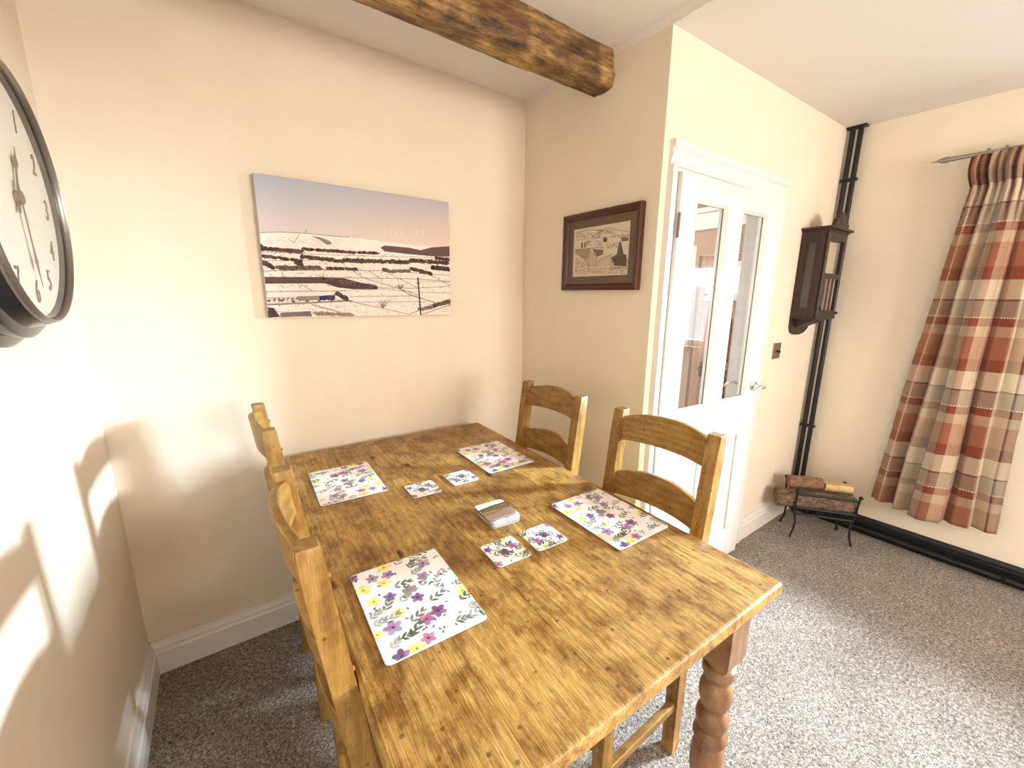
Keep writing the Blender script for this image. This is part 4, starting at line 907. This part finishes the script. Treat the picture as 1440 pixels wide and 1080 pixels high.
log('firewood_log', .014, .150, .016, .317, .033, SPLIT, 'pale split log on top, at the right of the basket', seed=8, half=True, wob=.06)

# ------------------------------------------------------------------ curtain and pole
PX, PZ = 1.615, 2.062
pl = tag(empty('curtain_pole', (PX, -1.28, PZ)), 'pewter curtain pole with pointed finial above the curtain', 'curtain pole')
bm = bmesh.new(); tube(bm, [(0, -.06, 0), (.055, -1.75, -.0)], .0085, 16); obj('pole', bm, POLE, pl, True)
bm = bmesh.new(); lathe(bm, [(.085, .0012), (.075, .002), (.062, .004), (.045, .0115), (.028, .014), (.012, .0095), (.006, .011), (0, .0115), (-.006, .010), (-.060, .0088)], 20, ax='Y'); obj('finial', bm, POLE, pl, True)
for y in (-.33, -1.55):
    bm = bmesh.new(); tube(bm, [(.02+.0, y, -.004), (.10+.03*-y, y, -.03)], .006, 10); lathe(bm, [(.090+.03*-y, .022), (.096+.03*-y, .022)], 20, cy=y, ax='X', z0=-.03); obj('bracket', bm, POLE, pl, True)
ct = tag(empty('curtain', (PX, -1.335, PZ)), 'rust and cream plaid pencil-pleat curtain hanging at the window', 'curtain')
# fold curve: columns follow hand-set fold lines, (position across 0..1, depth -1 front .. +1 back)
NU, NV = 260, 90
keys = [(0, .75), (.087, .3), (.197, .8), (.246, -.3), (.36, .15), (.385, -.75), (.46, -1.0), (.596, -.55), (.615, .55), (.69, .1), (.785, .1), (.812, .75), (.94, .45), (1.0, .7)]
kx = np.array([k[0] for k in keys]); kd = np.array([k[1] for k in keys])
def smooth_interp(t):
    i = int(np.clip(np.searchsorted(kx, t)-1, 0, len(kx)-2)); u = (t-kx[i])/(kx[i+1]-kx[i]); u = u*u*(3-2*u); return kd[i]*(1-u)+kd[i+1]*u
bm = bmesh.new(); uvl = bm.loops.layers.uv.new('UVMap'); grid = []; us = []
acc = 0; prev = None; UU = []
for i in range(NU+1):
    t = i/NU; q = (t*.47, smooth_interp(t)*.055)
    if prev: acc += math.hypot(q[0]-prev[0], q[1]-prev[1])
    prev = q; UU.append(acc)
for j in range(NV+1):
    v = j/NV; row = []
    zt = 2.062; z_w = 1.915; zb = .262
    z = zt-(zt-zb)*v
    k = (z_w-z)/(z_w-zb)
    if k >= 0: yl = -1.352+.128*k**.9; yr = -1.640-.070*k; amp = .030+.045*min(1, k*1.2)
    else:
        kk = min(1, -k*(z_w-zb)/(.145)); yl = -1.352+.014*math.sin(math.pi*kk*.9)+.012*kk; yr = -1.640; amp = .030*(1-kk)+.016+.010*math.sin(math.pi*kk)
    for i in range(NU+1):
        t = i/NU; d = smooth_interp(t)
        hdr = 0
        if k < 0: d = d*.7+math.sin(t*2*math.pi*11)*.5
        elif k < .12: w_ = 1-k/.12; d = d*(1-.3*w_)+math.sin(t*2*math.pi*11)*.5*w_
        x = 1.605+.042*0+.02*t+d*amp+.003*math.sin(z*9+t*14)
        y = yl+(yr-yl)*(t+.010*math.sin(z*5+t*9)*min(1, max(k, 0)*3)*(1 if 0 < i < NU else 0))
        zz = z+(-.012*d*0+.02*(t-.4)*0 if j < NV else 0)-.010*math.sin(t*6)*v*0
        if j == 0: zz += .004*math.sin(t*70)
        row.append(bm.verts.new((x-PX, y+1.335, zz-PZ)))
    grid.append(row)
for j in range(NV):
    for i in range(NU):
        f_ = bm.faces.new((grid[j][i], grid[j+1][i], grid[j+1][i+1], grid[j][i+1]))
        for l, (jj, ii) in zip(f_.loops, ((j, i), (j+1, i), (j+1, i+1), (j, i+1))): l[uvl].uv = (UU[ii], jj/NV*1.80)
o = obj('plaid_cloth', bm, PLAID, ct, True, ang=80)
so = o.modifiers.new('thickness', 'SOLIDIFY'); so.thickness = .003
for y in (-1.385, -1.44, -1.50, -1.56, -1.62):
    bm = bmesh.new(); n = 24; yy = y+1.335
    tube(bm, [(.003+.017*math.cos(2*math.pi*k/n)-.0+.033*(-(yy)-.0)*.9, yy+.003*math.sin(k), .0+.017*math.sin(2*math.pi*k/n)) for k in range(n+1)], .0028, 8); obj('curtain_ring', bm, POLE, ct, True)
# ceiling lamp behind the viewer, warm, lights the back wall and ceiling
pd = tag(empty('ceiling_lamp', (-.35, -3.4, 2.20)), 'round opal ceiling lamp behind the viewer', 'lamp')
bm = bmesh.new(); lathe(bm, [(.13, .06), (.115, .065), (.11, .02)], 24); obj('ceiling_rose', bm, WHITE, pd, True)
bm = bmesh.new(); ball(bm, (0, 0, .03), .08, 20)
OP = bpy.data.materials.new('opal_lit_glass'); OP.use_nodes = True; q = OP.node_tree.nodes['Principled BSDF']; q.inputs['Emission Color'].default_value = (1, .72, .42, 1); q.inputs['Emission Strength'].default_value = 32
obj('opal_globe', bm, OP, pd, True)
